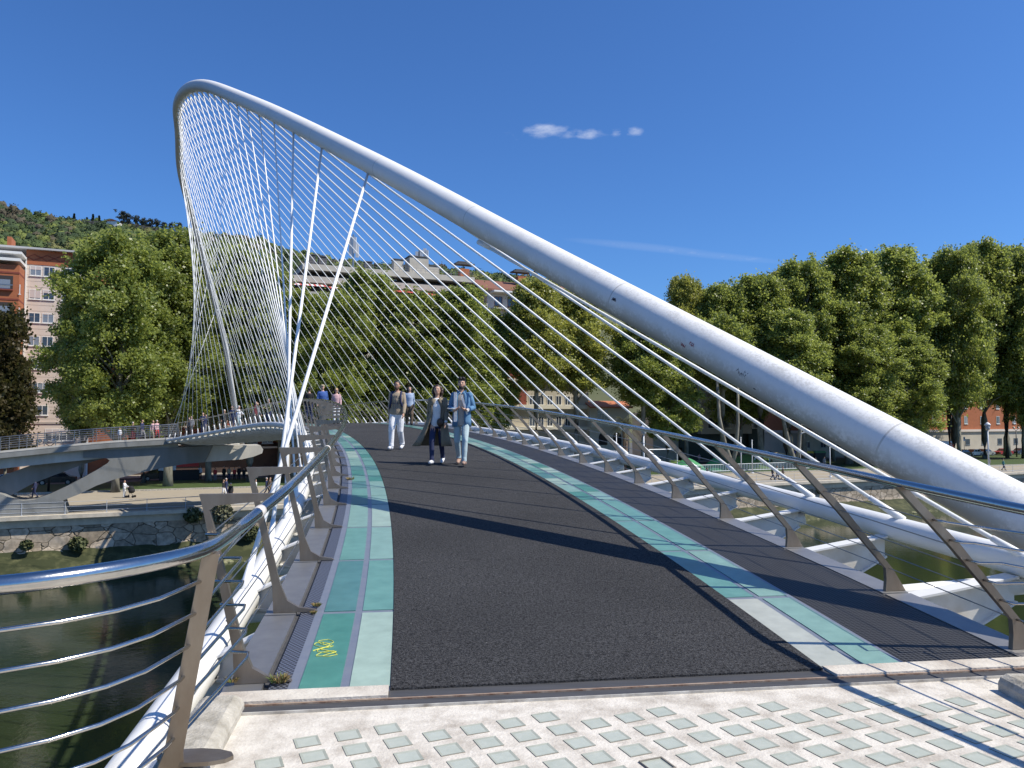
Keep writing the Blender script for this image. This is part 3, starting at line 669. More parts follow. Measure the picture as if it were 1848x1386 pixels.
# quay wall: overhanging coping, rubble masonry, weedy foot
stonem = mat('rubble_masonry', (.36, .31, .25), .9, bump=.0)
def _stone():
    N, L, b = nodes(stonem); tcn = N.new('ShaderNodeTexCoord'); mp = N.new('ShaderNodeMapping'); mp.inputs['Scale'].default_value = (1.0, 1.0, 1.45); L.new(tcn.outputs['Object'], mp.inputs[0])
    nn = N.new('ShaderNodeTexNoise'); nn.inputs['Scale'].default_value = 1.1; L.new(mp.outputs[0], nn.inputs['Vector']); va = N.new('ShaderNodeMixRGB'); va.inputs[0].default_value = .30; L.new(mp.outputs[0], va.inputs[1]); L.new(nn.outputs['Color'], va.inputs[2])
    v = N.new('ShaderNodeTexVoronoi'); v.feature = 'DISTANCE_TO_EDGE'; v.inputs['Scale'].default_value = 1.15; L.new(va.outputs[0], v.inputs['Vector'])
    c = N.new('ShaderNodeTexVoronoi'); c.inputs['Scale'].default_value = 1.15; L.new(va.outputs[0], c.inputs['Vector'])
    n = N.new('ShaderNodeTexNoise'); n.inputs['Scale'].default_value = 3; n.inputs['Detail'].default_value = 8; L.new(tcn.outputs['Object'], n.inputs['Vector'])
    m1 = N.new('ShaderNodeMixRGB'); m1.inputs[1].default_value = (.27, .22, .16, 1); m1.inputs[2].default_value = (.50, .42, .33, 1)
    sp = N.new('ShaderNodeSeparateColor'); L.new(c.outputs['Color'], sp.inputs[0]); L.new(sp.outputs[0], m1.inputs[0])
    m2 = N.new('ShaderNodeMixRGB'); m2.blend_type = 'MULTIPLY'; m2.inputs[0].default_value = .6; L.new(m1.outputs[0], m2.inputs[1])
    cr = N.new('ShaderNodeMapRange'); cr.inputs['From Min'].default_value = .3; cr.inputs['From Max'].default_value = .65; cr.inputs['To Min'].default_value = .35; cr.inputs['To Max'].default_value = 1.25; L.new(n.outputs['Fac'], cr.inputs['Value']); L.new(cr.outputs[0], m2.inputs[2])
    ed = N.new('ShaderNodeMapRange'); ed.inputs['From Min'].default_value = .0; ed.inputs['From Max'].default_value = .028; L.new(v.outputs['Distance'], ed.inputs['Value'])
    m3 = N.new('ShaderNodeMixRGB'); m3.inputs[1].default_value = (.10, .085, .06, 1); L.new(ed.outputs[0], m3.inputs[0]); L.new(m2.outputs[0], m3.inputs[2]); L.new(m3.outputs[0], b.inputs['Base Color'])
    bp = N.new('ShaderNodeBump'); bp.inputs['Distance'].default_value = .12; bp.inputs['Strength'].default_value = .8; L.new(ed.outputs[0], bp.inputs['Height']); L.new(bp.outputs[0], b.inputs['Normal'])
_stone()
algm = mat('algae_slope', (.026, .033, .008), .85, 0, (.12, .12, .05), .9, .32, det=9, bump=.8, bs=3, bias=.62)
wall = thing('quay_wall', 'rubble stone quay wall with a pale coping and a green weedy foot above the river', 'quay wall', BL(0, YB, WZ))
def profile(mb, X0, X1, pts, nseg=1, mi=0):   # pts: (offset to the river, z)
    for i in range(nseg):
        xa, xb = X0 + (X1 - X0) * i / nseg, X0 + (X1 - X0) * (i + 1) / nseg
        A = [BL(xa, YB, 0) + NB * o + Vector((0, 0, z)) for o, z in pts]; B = [BL(xb, YB, 0) + NB * o + Vector((0, 0, z)) for o, z in pts]
        n = len(pts); mb.add(A + B, [(j, j + 1, n + j + 1, n + j) for j in range(n - 1)], mi)
mb = MB(); mb_pts = [(-.5, GZ + .004), (.60, GZ + .004), (.60, GZ - .30), (.12, GZ - .36), (.06, GZ - .95), (-.1, GZ - 1.0)]
profile(mb, -300, 420, mb_pts); mb.build('coping', mat('coping_concrete', (.60, .54, .44), .9, 0, (.38, .34, .28), 1.5, .5, stretch=(1, 1, 1)), wall)
mb = MB(); profile(mb, -300, 420, [(0, GZ - .5), (.02, GZ - 2.6), (.12, GZ - 3.0)]); mb.build('masonry', stonem, wall)
mb = MB(); rg = random.Random(4); xs = np.arange(-120, 200, 1.0)
rows = [(.10, GZ - 2.85), (.45, GZ - 3.25), (1.3, GZ - 3.6), (2.3, GZ - 4.1), (3.2, WZ - .25)]
grid = [[BL(x, YB, 0) + NB * (o + rg.uniform(-.14, .14) * (1 + r)) + Vector((0, 0, z + rg.uniform(-.1, .1))) for r, (o, z) in enumerate(rows)] for x in xs]
mb.add([p for g in grid for p in g], [(i * 5 + j, i * 5 + j + 1, i * 5 + 6 + j, i * 5 + 5 + j) for i in range(len(xs) - 1) for j in range(4)]); mb.build('weedy_foot', algm, wall, True)
mb = MB()
for i in range(170):
    x = -70 + i * 1.0 + rg.uniform(-.5, .5); r = rg.uniform(.12, .42); p = BL(x, YB, WZ + .02) + NB * rg.uniform(2.4, 3.0); mb.ell(p, (r * 1.5, r, r * .55), 7, 5)
mb.build('foot_stones', mat('foot_stone', (.34, .31, .20), .9, 0, (.10, .12, .04), 3, .4), wall)

# quay railing: white posts and two bars
def simple_rail(name, label, cat, Y0, X0, X1, z0, h, bars, step, m, rp=.03, rb=.022, group=None, skip=None):
    t = thing(name, label, cat, BL((X0 + X1) / 2, Y0, z0), group)
    n = int((X1 - X0) / step); proto = None
    for i in range(n + 1):
        p = BL(X0 + i * step, Y0, z0)
        if proto is None:
            mb = MB(); q = BL(X0, Y0, z0); mb.tube([q, q + Vector((0, 0, h))], rp, 6); mb.box(q.x - .06, q.x + .06, q.y - .06, q.y + .06, z0, z0 + .03); proto = mb.build('post', m, t); first = p
        else:
            c = proto.copy(); C.objects.link(c); c.parent = t; c.location = p - first
    for b in bars:
        mb = MB(); mb.tube([BL(X0, Y0, z0 + b), BL(X1, Y0, z0 + b)], rb, 6); mb.build('rail', m, t)
    return t
raily = mat('rail_paint', (.42, .46, .52), .5)
simple_rail('quay_railing', 'pale metal railing with two bars along the edge of the quay', 'railing', YB + .15, -42, 95, GZ, .98, (.97, .58, .22), 2.75, raily, .022, .014)

# ------------------------------------------------------------------ concrete landing ramp and strut on the far bank
cgrey = mat('cast_concrete', (.235, .24, .235), .8, 0, (.14, .14, .125), .7, .45, det=8, bias=.55, stretch=(1, 1, .35))  # darkened so the shade on the strut's face sits in its colour
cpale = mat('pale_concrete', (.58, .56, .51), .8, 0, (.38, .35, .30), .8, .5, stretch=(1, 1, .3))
strut = thing('far_landing', 'grey concrete strut and ramp carrying the far end of the footbridge over the quay', 'landing', at(60, 925, 62.5) * 1.0)
YR = 62.3 + SL * 38.8    # vertical plane parallel to the bank
def onpl(px, py, Y0=YR):
    b = bank(px, Y0); p = at(px, py, b.y); return p
def slabpoly(mb, pts, depth, Y0=YR, mi=0):
    P = [onpl(x, y, Y0) for x, y in pts]; mb.prism(P, -NB * depth, mi)
mb = MB()
slabpoly(mb, [(-45, 938), (-45, 880), (6, 893), (22, 901), (42, 904), (62, 902), (88, 893), (120, 878), (150, 862), (175, 848), (194, 836), (198, 831), (192, 827), (150, 826), (150, 815), (384, 804), (370, 834), (330, 838), (290, 845), (250, 854), (210, 864), (175, 876), (140, 893), (114, 903), (122, 926)], 2.6)
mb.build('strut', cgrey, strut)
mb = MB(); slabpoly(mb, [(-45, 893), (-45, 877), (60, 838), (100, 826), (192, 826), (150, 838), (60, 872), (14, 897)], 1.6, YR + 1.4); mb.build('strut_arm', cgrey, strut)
mb = MB(); slabpoly(mb, [(384.5, 804), (470, 803.5), (475, 811), (473, 818), (458, 824), (436, 829), (370.5, 833.6)], 3.0, YR + .25); mb.build('strut_end', cpale, strut)
# ramp deck: runs left along the bank from the bridge end, falling gently
edge = [(-60, 824), (0, 817.5), (100, 807.5), (200, 799), (270, 795), (322, 792)]
mb = MB(); e3 = [onpl(x, y, YR - .5) for x, y in edge]
for a, b in zip(e3, e3[1:]):
    back = -NB * 4.2
    mb.hexa([a - Vector((0, 0, .42)), b - Vector((0, 0, .42)), b + back - Vector((0, 0, .42)), a + back - Vector((0, 0, .42)), a, b, b + back, a + back])
    up = Vector((0, 0, .16)); i = -NB * .3; mb.hexa([a + NB * .02, b + NB * .02, b + i, a + i, a + NB * .02 + up, b + NB * .02 + up, b + i + up, a + i + up], 1)
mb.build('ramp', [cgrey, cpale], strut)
mb = MB()
for a, b in zip(e3, e3[1:]):
    q = Vector((0, 0, .42)); w1 = NB * -.6; w2 = NB * -3.4; dn = Vector((0, 0, .85))
    mb.hexa([a + w1 - q - dn, b + w1 - q - dn, b + w2 - q - dn, a + w2 - q - dn, a + w1 - q, b + w1 - q, b + w2 - q, a + w2 - q])
mb.build('ramp_beam', cpale, strut)
rr = thing('ramp_railing', 'steel railing with many bars on the edge of the concrete ramp', 'railing', e3[2])
# resample edge by distance
ed = []; 
for a, b in zip(e3, e3[1:]):
    n = 6
    for i in range(n): ed.append(a.lerp(b, i / n))
ed.append(e3[-1]); up = Vector((0, 0, .16))
for side, off in ((0, 0.1), (1, 4.0)):
    if side == 1: base = [p - NB * off for p in ed]
    else: base = [p - NB * off for p in ed]
    L_ = 0; last = None
    for i in range(len(base)):
        if i % 2 == (0): 
            mb = MB(); p = base[i]; mb.obox(p + up + Vector((0, 0, .52)), UB, NB, (0, 0, 1), .025, .05, .55); mb.build('post', wirem, rr)
    for h in (.2, .38, .56, .74, .92, 1.08):
        mb = MB(); mb.tube([p + up + Vector((0, 0, h)) for p in base], .018 if h < 1 else .035, 5); mb.build('bar', wirem, rr)

# ------------------------------------------------------------------ buildings
class Fa:
    """a facade plane parallel to the bank; elements are given in photo columns and rows on that plane"""
    def __init__(s, Y0): s.Y0 = Y0
    def p(s, px, py): b = bank(px, s.Y0); return at(px, py, b.y)
    def block(s, mb, x0, x1, z0, z1, d0, d1, mi=0):   # columns x0..x1, heights z0..z1, depth d0 (in front) .. d1 (behind)
        a, b = bank(x0, s.Y0), bank(x1, s.Y0); lo, hi = Vector((0, 0, z0)), Vector((0, 0, z1)); f, k = NB * d0, -NB * d1
        mb.hexa([a + f + lo, b + f + lo, b + k + lo, a + k + lo, a + f + hi, b + f + hi, b + k + hi, a + k + hi], mi)
    def z(s, px, py): return s.p(px, py).z
brick = mat('orange_brick', (.40, .135, .055), .85, 0, (.31, .10, .045), 1.5, .6)
brickd = mat('dark_red_brick', (.24, .06, .035), .85, 0, (.16, .04, .03), 1.5, .6)
creamm = mat('cream_render', (.66, .57, .50), .85, 0, (.58, .50, .43), .5, .5)
beige = mat('beige_render', (.50, .45, .36), .85, 0, (.40, .36, .29), .5, .5)
greyc = mat('terrace_concrete', (.50, .47, .41), .85, 0, (.38, .35, .30), .8, .5)
darkm = mat('dark_recess', (.035, .03, .03), .8)  # near-black: shade of recesses and openings put into the colour; also dark fittings
panem = mat('window_glass', (.04, .05, .07), .08, spec=.9)
panel_ = mat('window_glass_pale', (.20, .23, .27), .12, spec=.9)
winw = mat('window_white', (.72, .72, .70), .5)
shut = mat('roller_shutter', (.52, .46, .44), .7)
tilem = mat('roof_tiles', (.22, .095, .06), .85, 0, (.17, .07, .045), 3, .6)
ochre = mat('ochre_render', (.30, .21, .12), .85, 0, (.22, .15, .09), .6, .5)
slatem = mat('dark_slate', (.07, .07, .075), .7)
def window(F_, px, z, w_, h_, parent, d=.0, bars=(.5,), pane=panem, frame=winw, trans=None, shutter=0.):
    """window part: frame with sill, its glass as sub-part"""
    a = bank(px, F_.Y0) + Vector((0, 0, z)); n = NB; o = a + n * d
    def bx(mb, u0, u1, n0, n1, h0, h1, mi=0):
        P = lambda u, m_, h: o + UB * u + n * m_ + Vector((0, 0, h))
        mb.hexa([P(u0, n1, h0), P(u1, n1, h0), P(u1, n0, h0), P(u0, n0, h0), P(u0, n1, h1), P(u1, n1, h1), P(u1, n0, h1), P(u0, n0, h1)], mi)
    mb = MB(); f = .07
    bx(mb, 0, f, .005, .05, 0, h_); bx(mb, w_ - f, w_, .005, .05, 0, h_); bx(mb, f, w_ - f, .005, .05, 0, f); bx(mb, f, w_ - f, .005, .05, h_ - f, h_)
    for b in bars: bx(mb, w_ * b - .035, w_ * b + .035, .004, .045, f, h_ - f)
    if trans: bx(mb, f, w_ - f, .004, .043, h_ * trans - .03, h_ * trans + .03)
    bx(mb, -.08, w_ + .08, .003, .12, -.10, -.005)
    if shutter: bx(mb, f, w_ - f, .003, .04, h_ * (1 - shutter), h_ - f - .001, 1)
    fr = mb.build('window', [frame, shut], parent)
    mb = MB(); bx(mb, f, w_ - f, .002, .012, f, h_ - f); mb.build('pane', pane, fr)
    return fr

# left block: cream front, brick wings and cornice
F1 = Fa(128.0); g0 = GZ
b1 = thing('apartment_block', 'tall cream and orange brick apartment block behind the left plane tree', 'building', bank(100, 128) + Vector((0, 0, g0)), 'buildings along the far street')
zt1 = F1.z(60, 478)
mb = MB(); F1.block(mb, 40, 157, g0, zt1, 0, 14); mb.build('wall', creamm, b1, label='cream rendered wall')
mb = MB()
for i in range(34):
    zz = F1.z(60, 763) + .5 + i * .78
    if zz < zt1 - .3: F1.block(mb, 41, 156.5, zz, zz + .035, .012, 0)
F1.block(mb, 40.2, 156.8, F1.z(60, 765), F1.z(60, 761.5), .10, 0)
mb.build('string_course', mat('string_grey', (.40, .35, .31), .9), b1)
mb = MB(); F1.block(mb, 40, 330, zt1 + .0, F1.z(60, 452), .06, 14); F1.block(mb, 157.3, 232, g0, zt1 - .01, -.05, 14); mb.build('brick_wall', brick, b1)
mb = MB(); F1.block(mb, -60, 340, F1.z(60, 452) + .01, F1.z(60, 450) + .1, .75, 14.5); mb.build('cornice', mat('cornice_grey', (.42, .42, .42), .8), b1)
mb = MB()   # zigzag brick ornament under the cornice
zc = (zt1 + F1.z(60, 452)) / 2
for i in range(12):
    u0 = i * 1.5; a = bank(42, 128) + UB * u0 + NB * .075
    for sx in (1, -1):
        for base in (0, ):
            p, q, r = a + Vector((0, 0, zc)), a + UB * .75 + Vector((0, 0, zc + sx * .38)), a + UB * 1.5 + Vector((0, 0, zc)); mb.tube([p, q], .045, 4); mb.tube([q, r], .045, 4)
mb.build('ornament', brickd, b1)
mb = MB(); F1.block(mb, 157.5, 161, g0, zt1, .12, 0); F1.block(mb, 39.2, 41.4, g0, F1.z(40, 465), .25, .0); F1.block(mb, -20, 41.4, F1.z(40, 470), F1.z(40, 466), 4.3, 0); mb.build('drainpipe', winw, b1)
rows = [480.3, 522.5, 564.5, 606.5, 648.5, 690.5, 731.5]
for i, yt in enumerate(rows):
    z_t = F1.z(60, yt); hgt = 1.28
    for j, (px, wd) in enumerate(((47, 1.30), (72, 1.30)) if i < 4 else ((46, 1.30), (66, 1.30))):
        window(F1, px, z_t - hgt, wd, hgt, b1, bars=(.5,), shutter=(.38, .0, .85, .3, 0, .15, .1, .1)[(i * 2 + j) % 8] if i < 3 else 0, pane=panel_ if (i + j) % 3 == 0 else panem)
    for px, wd in ((106, 2.1), ):
        window(F1, px, z_t - hgt, wd, hgt, b1, bars=(.33, .66), trans=.5, pane=panem)
window(F1, 82.5, F1.z(60, 796), 3.3, 1.55, b1, bars=(.25, .5, .75), trans=.5, shutter=.38)
mb = MB(); F1.block(mb, 163, 176, F1.z(60, 772), F1.z(60, 762), .3, 0); mb.build('porch', winw, b1); mb = MB(); F1.block(mb, 4, 12, F1.z(60, 449), F1.z(60, 449) + 1.3, 0, 3); mb.build('chimney', brick, b1); mb = MB(); F1.block(mb, 48, 82, F1.z(60, 449) + .1, F1.z(60, 443), -3, 6)
mb.build('roof_house', slatem, b1)
# protruding brick bay with balconies on the far left
F1b = Fa(128.0 - 4.6)
mb = MB(); F1b.block(mb, -70, 28, g0, F1b.z(20, 478), 0, 5.0); mb.build('brick_bay', brick, b1, label='orange brick bay with balconies')
mb = MB(); F1b.block(mb, -72, 30, F1b.z(20, 472), F1b.z(20, 467), .5, 5.5); mb.build('bay_eave', winw, b1)
for yb in (497, 545, 593, 641, 689, 737):
    mb = MB(); F1b.block(mb, -60, 17, F1b.z(0, yb + 25), F1b.z(0, yb), .02, -.015, 0); F1b.block(mb, -60, 17.6, F1b.z(0, yb + 27), F1b.z(0, yb + 24.5), .35, 0, 1); F1b.block(mb, -60, 17.4, F1b.z(0, yb + 18) , F1b.z(0, yb + 16), .30, -.25, 2)
    F1b.block(mb, -50, 12, F1b.z(0, yb + 24), F1b.z(0, yb + 7), .03, -.0, 3)
    mb.build('balcony', [darkm, brickd, wirem, panel_], b1)
for yb in (530, 572, 615, 657):
    window(F1b, 29, F1b.z(20, yb), .1, 1.2, b1, bars=())
mb = MB(); F1b.block(mb, -70, 28.3, F1b.z(20, 494), F1b.z(20, 491), .05, 4.9); F1b.block(mb, -70, 28.3, F1b.z(20, 542), F1b.z(20, 539), .05, 4.9); mb.build('brick_band', brickd, b1)

# block behind the trees between the left block and the terraces
F2 = Fa(130.0)
b2 = thing('apartment_block', 'brick apartment block almost hidden behind the trees left of the arch foot', 'building', bank(360, 130) + Vector((0, 0, g0)), 'buildings along the far street')
mb = MB(); F2.block(mb, 236, 505, g0 + 4.2, 16.5, 0, 12); mb.build('wall', brickd, b2); mb = MB(); F2.block(mb, 236, 505, g0, g0 + 4.19, -.4, 12); mb.build('ground_floor', mat('shade_brown', (.10, .06, .05), .8, 0, (.04, .03, .03), .5, .4), b2)  # dark brick and brown hold the street-level shade in their colour
mb = MB(); F2.block(mb, 234, 507, 16.51, 17.2, .6, 12.5); mb.build('roof', slatem, b2)
for r in range(6):
    for c_ in range(9):
        window(F2, 250 + c_ * 28, g0 + 4.2 + r * 3.1, 1.5, 1.5, b2, bars=(.5,), pane=panel_ if (r + c_) % 4 == 0 else panem)
mb = MB()
for r in range(5): F2.block(mb, 250, 500, g0 + 3.5 + r * 3.1, g0 + 3.75 + r * 3.1, .9, 0)
mb.build('balcony_slab', creamm, b2)

# terraced grey concrete block with awnings
F3 = Fa(127.0); b3 = thing('terraced_block', 'stepped grey concrete block with red and white awnings seen through the cables', 'building', bank(700, 127) + Vector((0, 0, g0)), 'buildings along the far street')
Z3 = lambda y: F3.z(700, y)
mb = MB(); F3.block(mb, 512, 872, g0, Z3(548), 0, 14); F3.block(mb, 525, 868, Z3(548), Z3(524), -2.2, 14); F3.block(mb, 548, 862, Z3(524), Z3(496), -4.2, 14); mb.build('wall', darkm, b3, label='recessed walls coloured dark for their shade')
mb = MB()
F3.block(mb, 548, 866, Z3(492.5), Z3(482), -2.4, 15); F3.block(mb, 524, 870, Z3(518), Z3(507), -.8, 3.5); F3.block(mb, 508, 876, Z3(548), Z3(537), .9, 2)
for i in range(6): zz = Z3(548) - 3.05 * (i + 1); F3.block(mb, 505, 878, zz, zz + 1.05, 1.3, .0)
for px in (520, 585, 660, 735, 805, 868): F3.block(mb, px, px + 3, g0, Z3(548), .9, .0)
F3.block(mb, 690, 712, Z3(492.6), Z3(507), -2.6, 6)
F3.block(mb, 505, 880, g0, g0 + .9, 1.5, 0)
mb.build('parapet', greyc, b3, label='long pale concrete parapets')
mb = MB(); a, b = bank(540, 127), bank(868, 127)
for (d0, z0, d1, z1) in ((1.6, Z3(507.5), 4.0, Z3(497.5)),):
    P = [a - NB * d0 + Vector((0, 0, z0)), b - NB * d0 + Vector((0, 0, z0)), b - NB * d1 + Vector((0, 0, z1)), a - NB * d1 + Vector((0, 0, z1))]; mb.hexa([p - Vector((0, 0, .2)) for p in P] + P)
mb.build('sloping_roof', slatem, b3)
aw = mat('awning_red', (.45, .07, .06), .8); awm = [aw, winw]
for (p0, p1, y) in ((508, 542, 521), (546, 586, 521), (592, 632, 523), (705, 740, 521), (742, 775, 522), (777, 800, 523), (806, 838, 524)):
    mb = MB(); n = 9
    for i in range(n):
        x0, x1 = p0 + (p1 - p0) * i / n, p0 + (p1 - p0) * (i + 1) / n; a, b = bank(x0, 127), bank(x1, 127); za, zb = Z3(y), Z3(y + 5.2)
        u_, l_ = -NB * .8, NB * .5
        P = [a + l_ + Vector((0, 0, zb)), b + l_ + Vector((0, 0, zb)), b + u_ + Vector((0, 0, za)), a + u_ + Vector((0, 0, za))]; mb.hexa([q - Vector((0, 0, .05)) for q in P] + P, i % 2 if p0 < 650 else 0)
    mb.build('awning', awm, b3)
k = 0
for r in range(6):
    zz = Z3(548) - 3.05 * (r + 1) + 1.06
    for px in (528, 556, 600, 628, 672, 700, 748, 776, 818, 844):
        k += 1; window(F3, px, zz, 1.75, 1.75, b3, .02, bars=(.5,), pane=panel_ if k % 3 == 0 else panem, frame=(winw if k % 2 else brickd))
for px in (676, 694, 714): window(F3, px, Z3(506), 1.25, 1.0, b3, -4.1, bars=(.5,), pane=panel_)
for (px, y, w_, h_) in ((568, 482, 1.3, 2.0), (590, 482, 1.2, 1.9), (676, 482.5, 1.1, 1.7), (732, 484, 1.6, 2.6), (768, 484, 3.2, 3.2), (795, 486, 2.2, 2.2), (826, 487, 1.0, 1.2)):
    mb = MB(); a = bank(px, 127) - NB * 5; zz = Z3(y) - .3
    mb.obox(a + Vector((0, 0, zz + h_ / 2)), UB, NB, (0, 0, 1), w_ / 2, w_ / 2.4, h_ / 2); mb.obox(a + Vector((0, 0, zz + h_ + .15)), UB, NB, (0, 0, 1), w_ / 2 + .1, w_ / 2.4 + .1, .08, 1)
    mb.build('chimney', [greyc if px > 700 else slatem, slatem], b3)
# roof railing
mb = MB()
for px in range(552, 866, 8): q = bank(px, 127) + NB * -2.7 + Vector((0, 0, Z3(482))); mb.tube([q, q + Vector((0, 0, .8))], .02, 4)
for h in (.4, .8): mb.tube([bank(552, 127) - NB * 2.7 + Vector((0, 0, Z3(482) + h)), bank(862, 127) - NB * 2.7 + Vector((0, 0, Z3(482) + h))], .02, 4)
mb.build('roof_rail', wirem, b3)
# antenna masts on that roof
def mast(px, y0, y1, label, pans):
    b = bank(px, 127) - NB * 6; z0, z1 = Z3(y0), Z3(y1); t = thing('antenna_mast', label, 'antenna mast', (b.x, b.y, z0), 'phone masts on the terraced block')
    mb = MB(); mb.tube([b + Vector((0, 0, z0)), b + Vector((0, 0, z1))], .14, 6)
    for i in range(8): h = z0 + (z1 - z0) * i / 8; mb.tube([b + Vector((-.25, 0, h)), b + Vector((.25, 0, h + .5))], .02, 4)
    mb.build('pole', wirem, t)
    for dx, dy, h0, h1 in pans:
        mb = MB(); mb.obox(b + Vector((dx, dy, (z0 + (z1 - z0) * (h0 + h1) / 2))), (1, 0, 0), (0, 1, 0), (0, 0, 1), .24, .14, (z1 - z0) * (h1 - h0) / 2); mb.tube([b + Vector((0, 0, z0 + (z1 - z0) * h0)), b + Vector((dx, dy, z0 + (z1 - z0) * h0))], .03, 4); mb.build('panel', mat('antenna_panel', (.62, .62, .62), .5), t)
mast(651, 483, 413, 'slim phone mast with white panels, left one on the terraced roof', [(.28, -.2, .5, .92), (-.45, .1, .45, .95), (.62, .1, .4, .75)])
mast(776, 484, 428, 'bulky cluster of phone antennas beside the stair tower on the roof', [(.35, -.2, .45, .95), (-.35, -.2, .45, .9), (.9, .1, .4, 1.02), (-1.0, .1, .2, .8), (1.3, -.1, .5, .95)])

# tiled-roof building right of the terraces
F4 = Fa(129.0); b4 = thing('tiled_house', 'building with a brown tiled roof just right of the terraced block', 'building', bank(920, 129) + Vector((0, 0, g0)), 'buildings along the far street')
Z4 = lambda y: F4.z(920, y)
mb = MB(); F4.block(mb, 879, 1060, g0, Z4(526), 0, 12); mb.build('wall', creamm, b4)
mb = MB(); a, b = bank(868, 129), bank(1066, 129)
P = [a + NB * .6 + Vector((0, 0, Z4(524))), b + NB * .6 + Vector((0, 0, Z4(524))), b - NB * 6 + Vector((0, 0, Z4(497))), a - NB * 6 + Vector((0, 0, Z4(497)))]; mb.hexa([q - Vector((0, 0, .3)) for q in P] + P)
P = [P[3], P[2], b - NB * 13 + Vector((0, 0, Z4(524))), a - NB * 13 + Vector((0, 0, Z4(524)))]; mb.hexa([q - Vector((0, 0, .3)) for q in P] + P); mb.build('roof', tilem, b4)
for px, y in ((852, 497), (958, 502)):
    mb = MB(); a = bank(px, 129) - NB * 4; mb.obox(a + Vector((0, 0, Z4(y) + .3)), UB, NB, (0, 0, 1), .8, .6, .9); mb.obox(a + Vector((0, 0, Z4(y) + 2.0)), UB, NB, (0, 0, 1), 1.7, .8, .12, 1); mb.obox(a + Vector((0, 0, Z4(y) + 2.3)), UB, NB, (0, 0, 1), 1.2, .6, .12, 1); mb.build('chimney', [brick, slatem], b4)
mb = MB(); F4.block(mb, 885, 960, Z4(531), Z4(528), 1.6, 0); mb.build('awning', winw, b4)
mb = MB()
for zz in (Z4(560), Z4(586), Z4(612), Z4(638), Z4(664)): F4.block(mb, 886, 1055, zz, zz + .2, 1.2, 0)
mb.build('balcony_slab', greyc, b4)
for r in range(6):
    for px in (892, 916, 942, 968, 994, 1020): window(F4, px, Z4(556) - r * 3.1 + .2, 1.4, 1.6, b4, .01, bars=(.5,), pane=panem, frame=winw if r % 2 else brickd)

# beige lower block with rows of tall windows
F5 = Fa(125.0); b5 = thing('beige_building', 'beige building with two rows of tall windows behind the right handrail', 'building', bank(1000, 125) + Vector((0, 0, g0)), 'buildings along the far street')
Z5 = lambda y: F5.z(1000, y)
mb = MB(); F5.block(mb, 905, 1062, g0, Z5(688), 0, 2.5); mb.build('wall', beige, b5)
mb = MB(); F5.block(mb, 914, 950, Z5(732), Z5(655), .05, .0); mb.build('brick_panel', brickd, b5)
mb = MB(); F5.block(mb, 900, 1064, Z5(738), Z5(731), .8, 0); F5.block(mb, 900, 1064, Z5(775), Z5(770), .9, 0); F5.block(mb, 900, 1064, Z5(690), Z5(685), .7, 2.6); mb.build('cornice', mat('cornice_cream', (.62, .58, .48), .8), b5)
for r, y in enumerate((731, 769)):
    for px in (912, 955, 971, 987, 1003, 1019, 1035): window(F5, px, Z5(y), 1.05, 1.55, b5, .01, bars=(.5,), pane=panem, frame=winw)
# white villa with an arched ground floor
F6 = Fa(124.0); b6 = thing('villa', 'small white villa with an orange tiled roof and an arched porch', 'building', bank(1095, 124) + Vector((0, 0, g0)), 'buildings along the far street')
Z6 = lambda y: F6.z(1095, y)
mb = MB(); F6.block(mb, 1064, 1135, g0, Z6(733), 0, 2.2); mb.build('wall', mat('villa_render', (.62, .58, .50), .85), b6)
mb = MB(); a, b = bank(1061, 124), bank(1138, 124); P = [a + NB * .8 + Vector((0, 0, Z6(734))), b + NB * .8 + Vector((0, 0, Z6(734))), b - NB * 1.6 + Vector((0, 0, Z6(723))), a - NB * 1.6 + Vector((0, 0, Z6(723)))]; mb.hexa([q - Vector((0, 0, .25)) for q in P] + P); mb.build('roof', mat('orange_tiles', (.42, .15, .07), .8), b6)
window(F6, 1078, Z6(758), 2.0, 1.65, b6, .01, bars=(.33, .66), trans=.7, frame=wirem)
mb = MB(); F6.block(mb, 1064, 1136, Z6(771), Z6(764), .5, 0); mb.build('balcony', mat('villa_render', (.6, .6, .6)), b6)
for px in (1080, 1106):
    mb = MB(); a = bank(px, 124) + NB * .02; pts = [(0, 0), (0, 1.3)] + [(.85 - .85 * math.cos(R_(q)), 1.3 + .85 * math.sin(R_(q))) for q in range(0, 181, 20)] + [(1.7, 0)]
    mb.prism([a + UB * u + Vector((0, 0, Z6(803) + h)) for u, h in pts][::-1], NB * .02); mb.build('arch_opening', darkm, b6)  # flat dark panel: the opening's shade is painted, not cut in
# modern pale block with wide windows
F7 = Fa(127.0); b7 = thing('modern_block', 'pale modern block with wide dark windows framed in light stone, below the arch', 'building', bank(1310, 127) + Vector((0, 0, g0)), 'buildings along the far street')
Z7 = lambda y: F7.z(1310, y)
mb = MB(); F7.block(mb, 1265, 1356, Z7(783), Z7(690) + 10, 0, 9); F7.block(mb, 1232, 1264, g0 + 2.5, Z7(690) + 8, -1.0, 8, 1); F7.block(mb, 1357, 1385, g0 + 2.5, Z7(690) + 8, -1.0, 8, 1); F7.block(mb, 1185, 1231, g0, Z7(745), -1.2, 8, 2); F7.block(mb, 1240, 1380, g0, Z7(784), -1.6, 8, 1)
mb.build('wall', [mat('pale_stone', (.60, .54, .45), .85, 0, (.52, .46, .38), 1, .5), mat('dark_green_wall', (.05, .065, .055), .7), beige], b7)
fr7 = mat('stone_frame', (.66, .62, .54), .8)
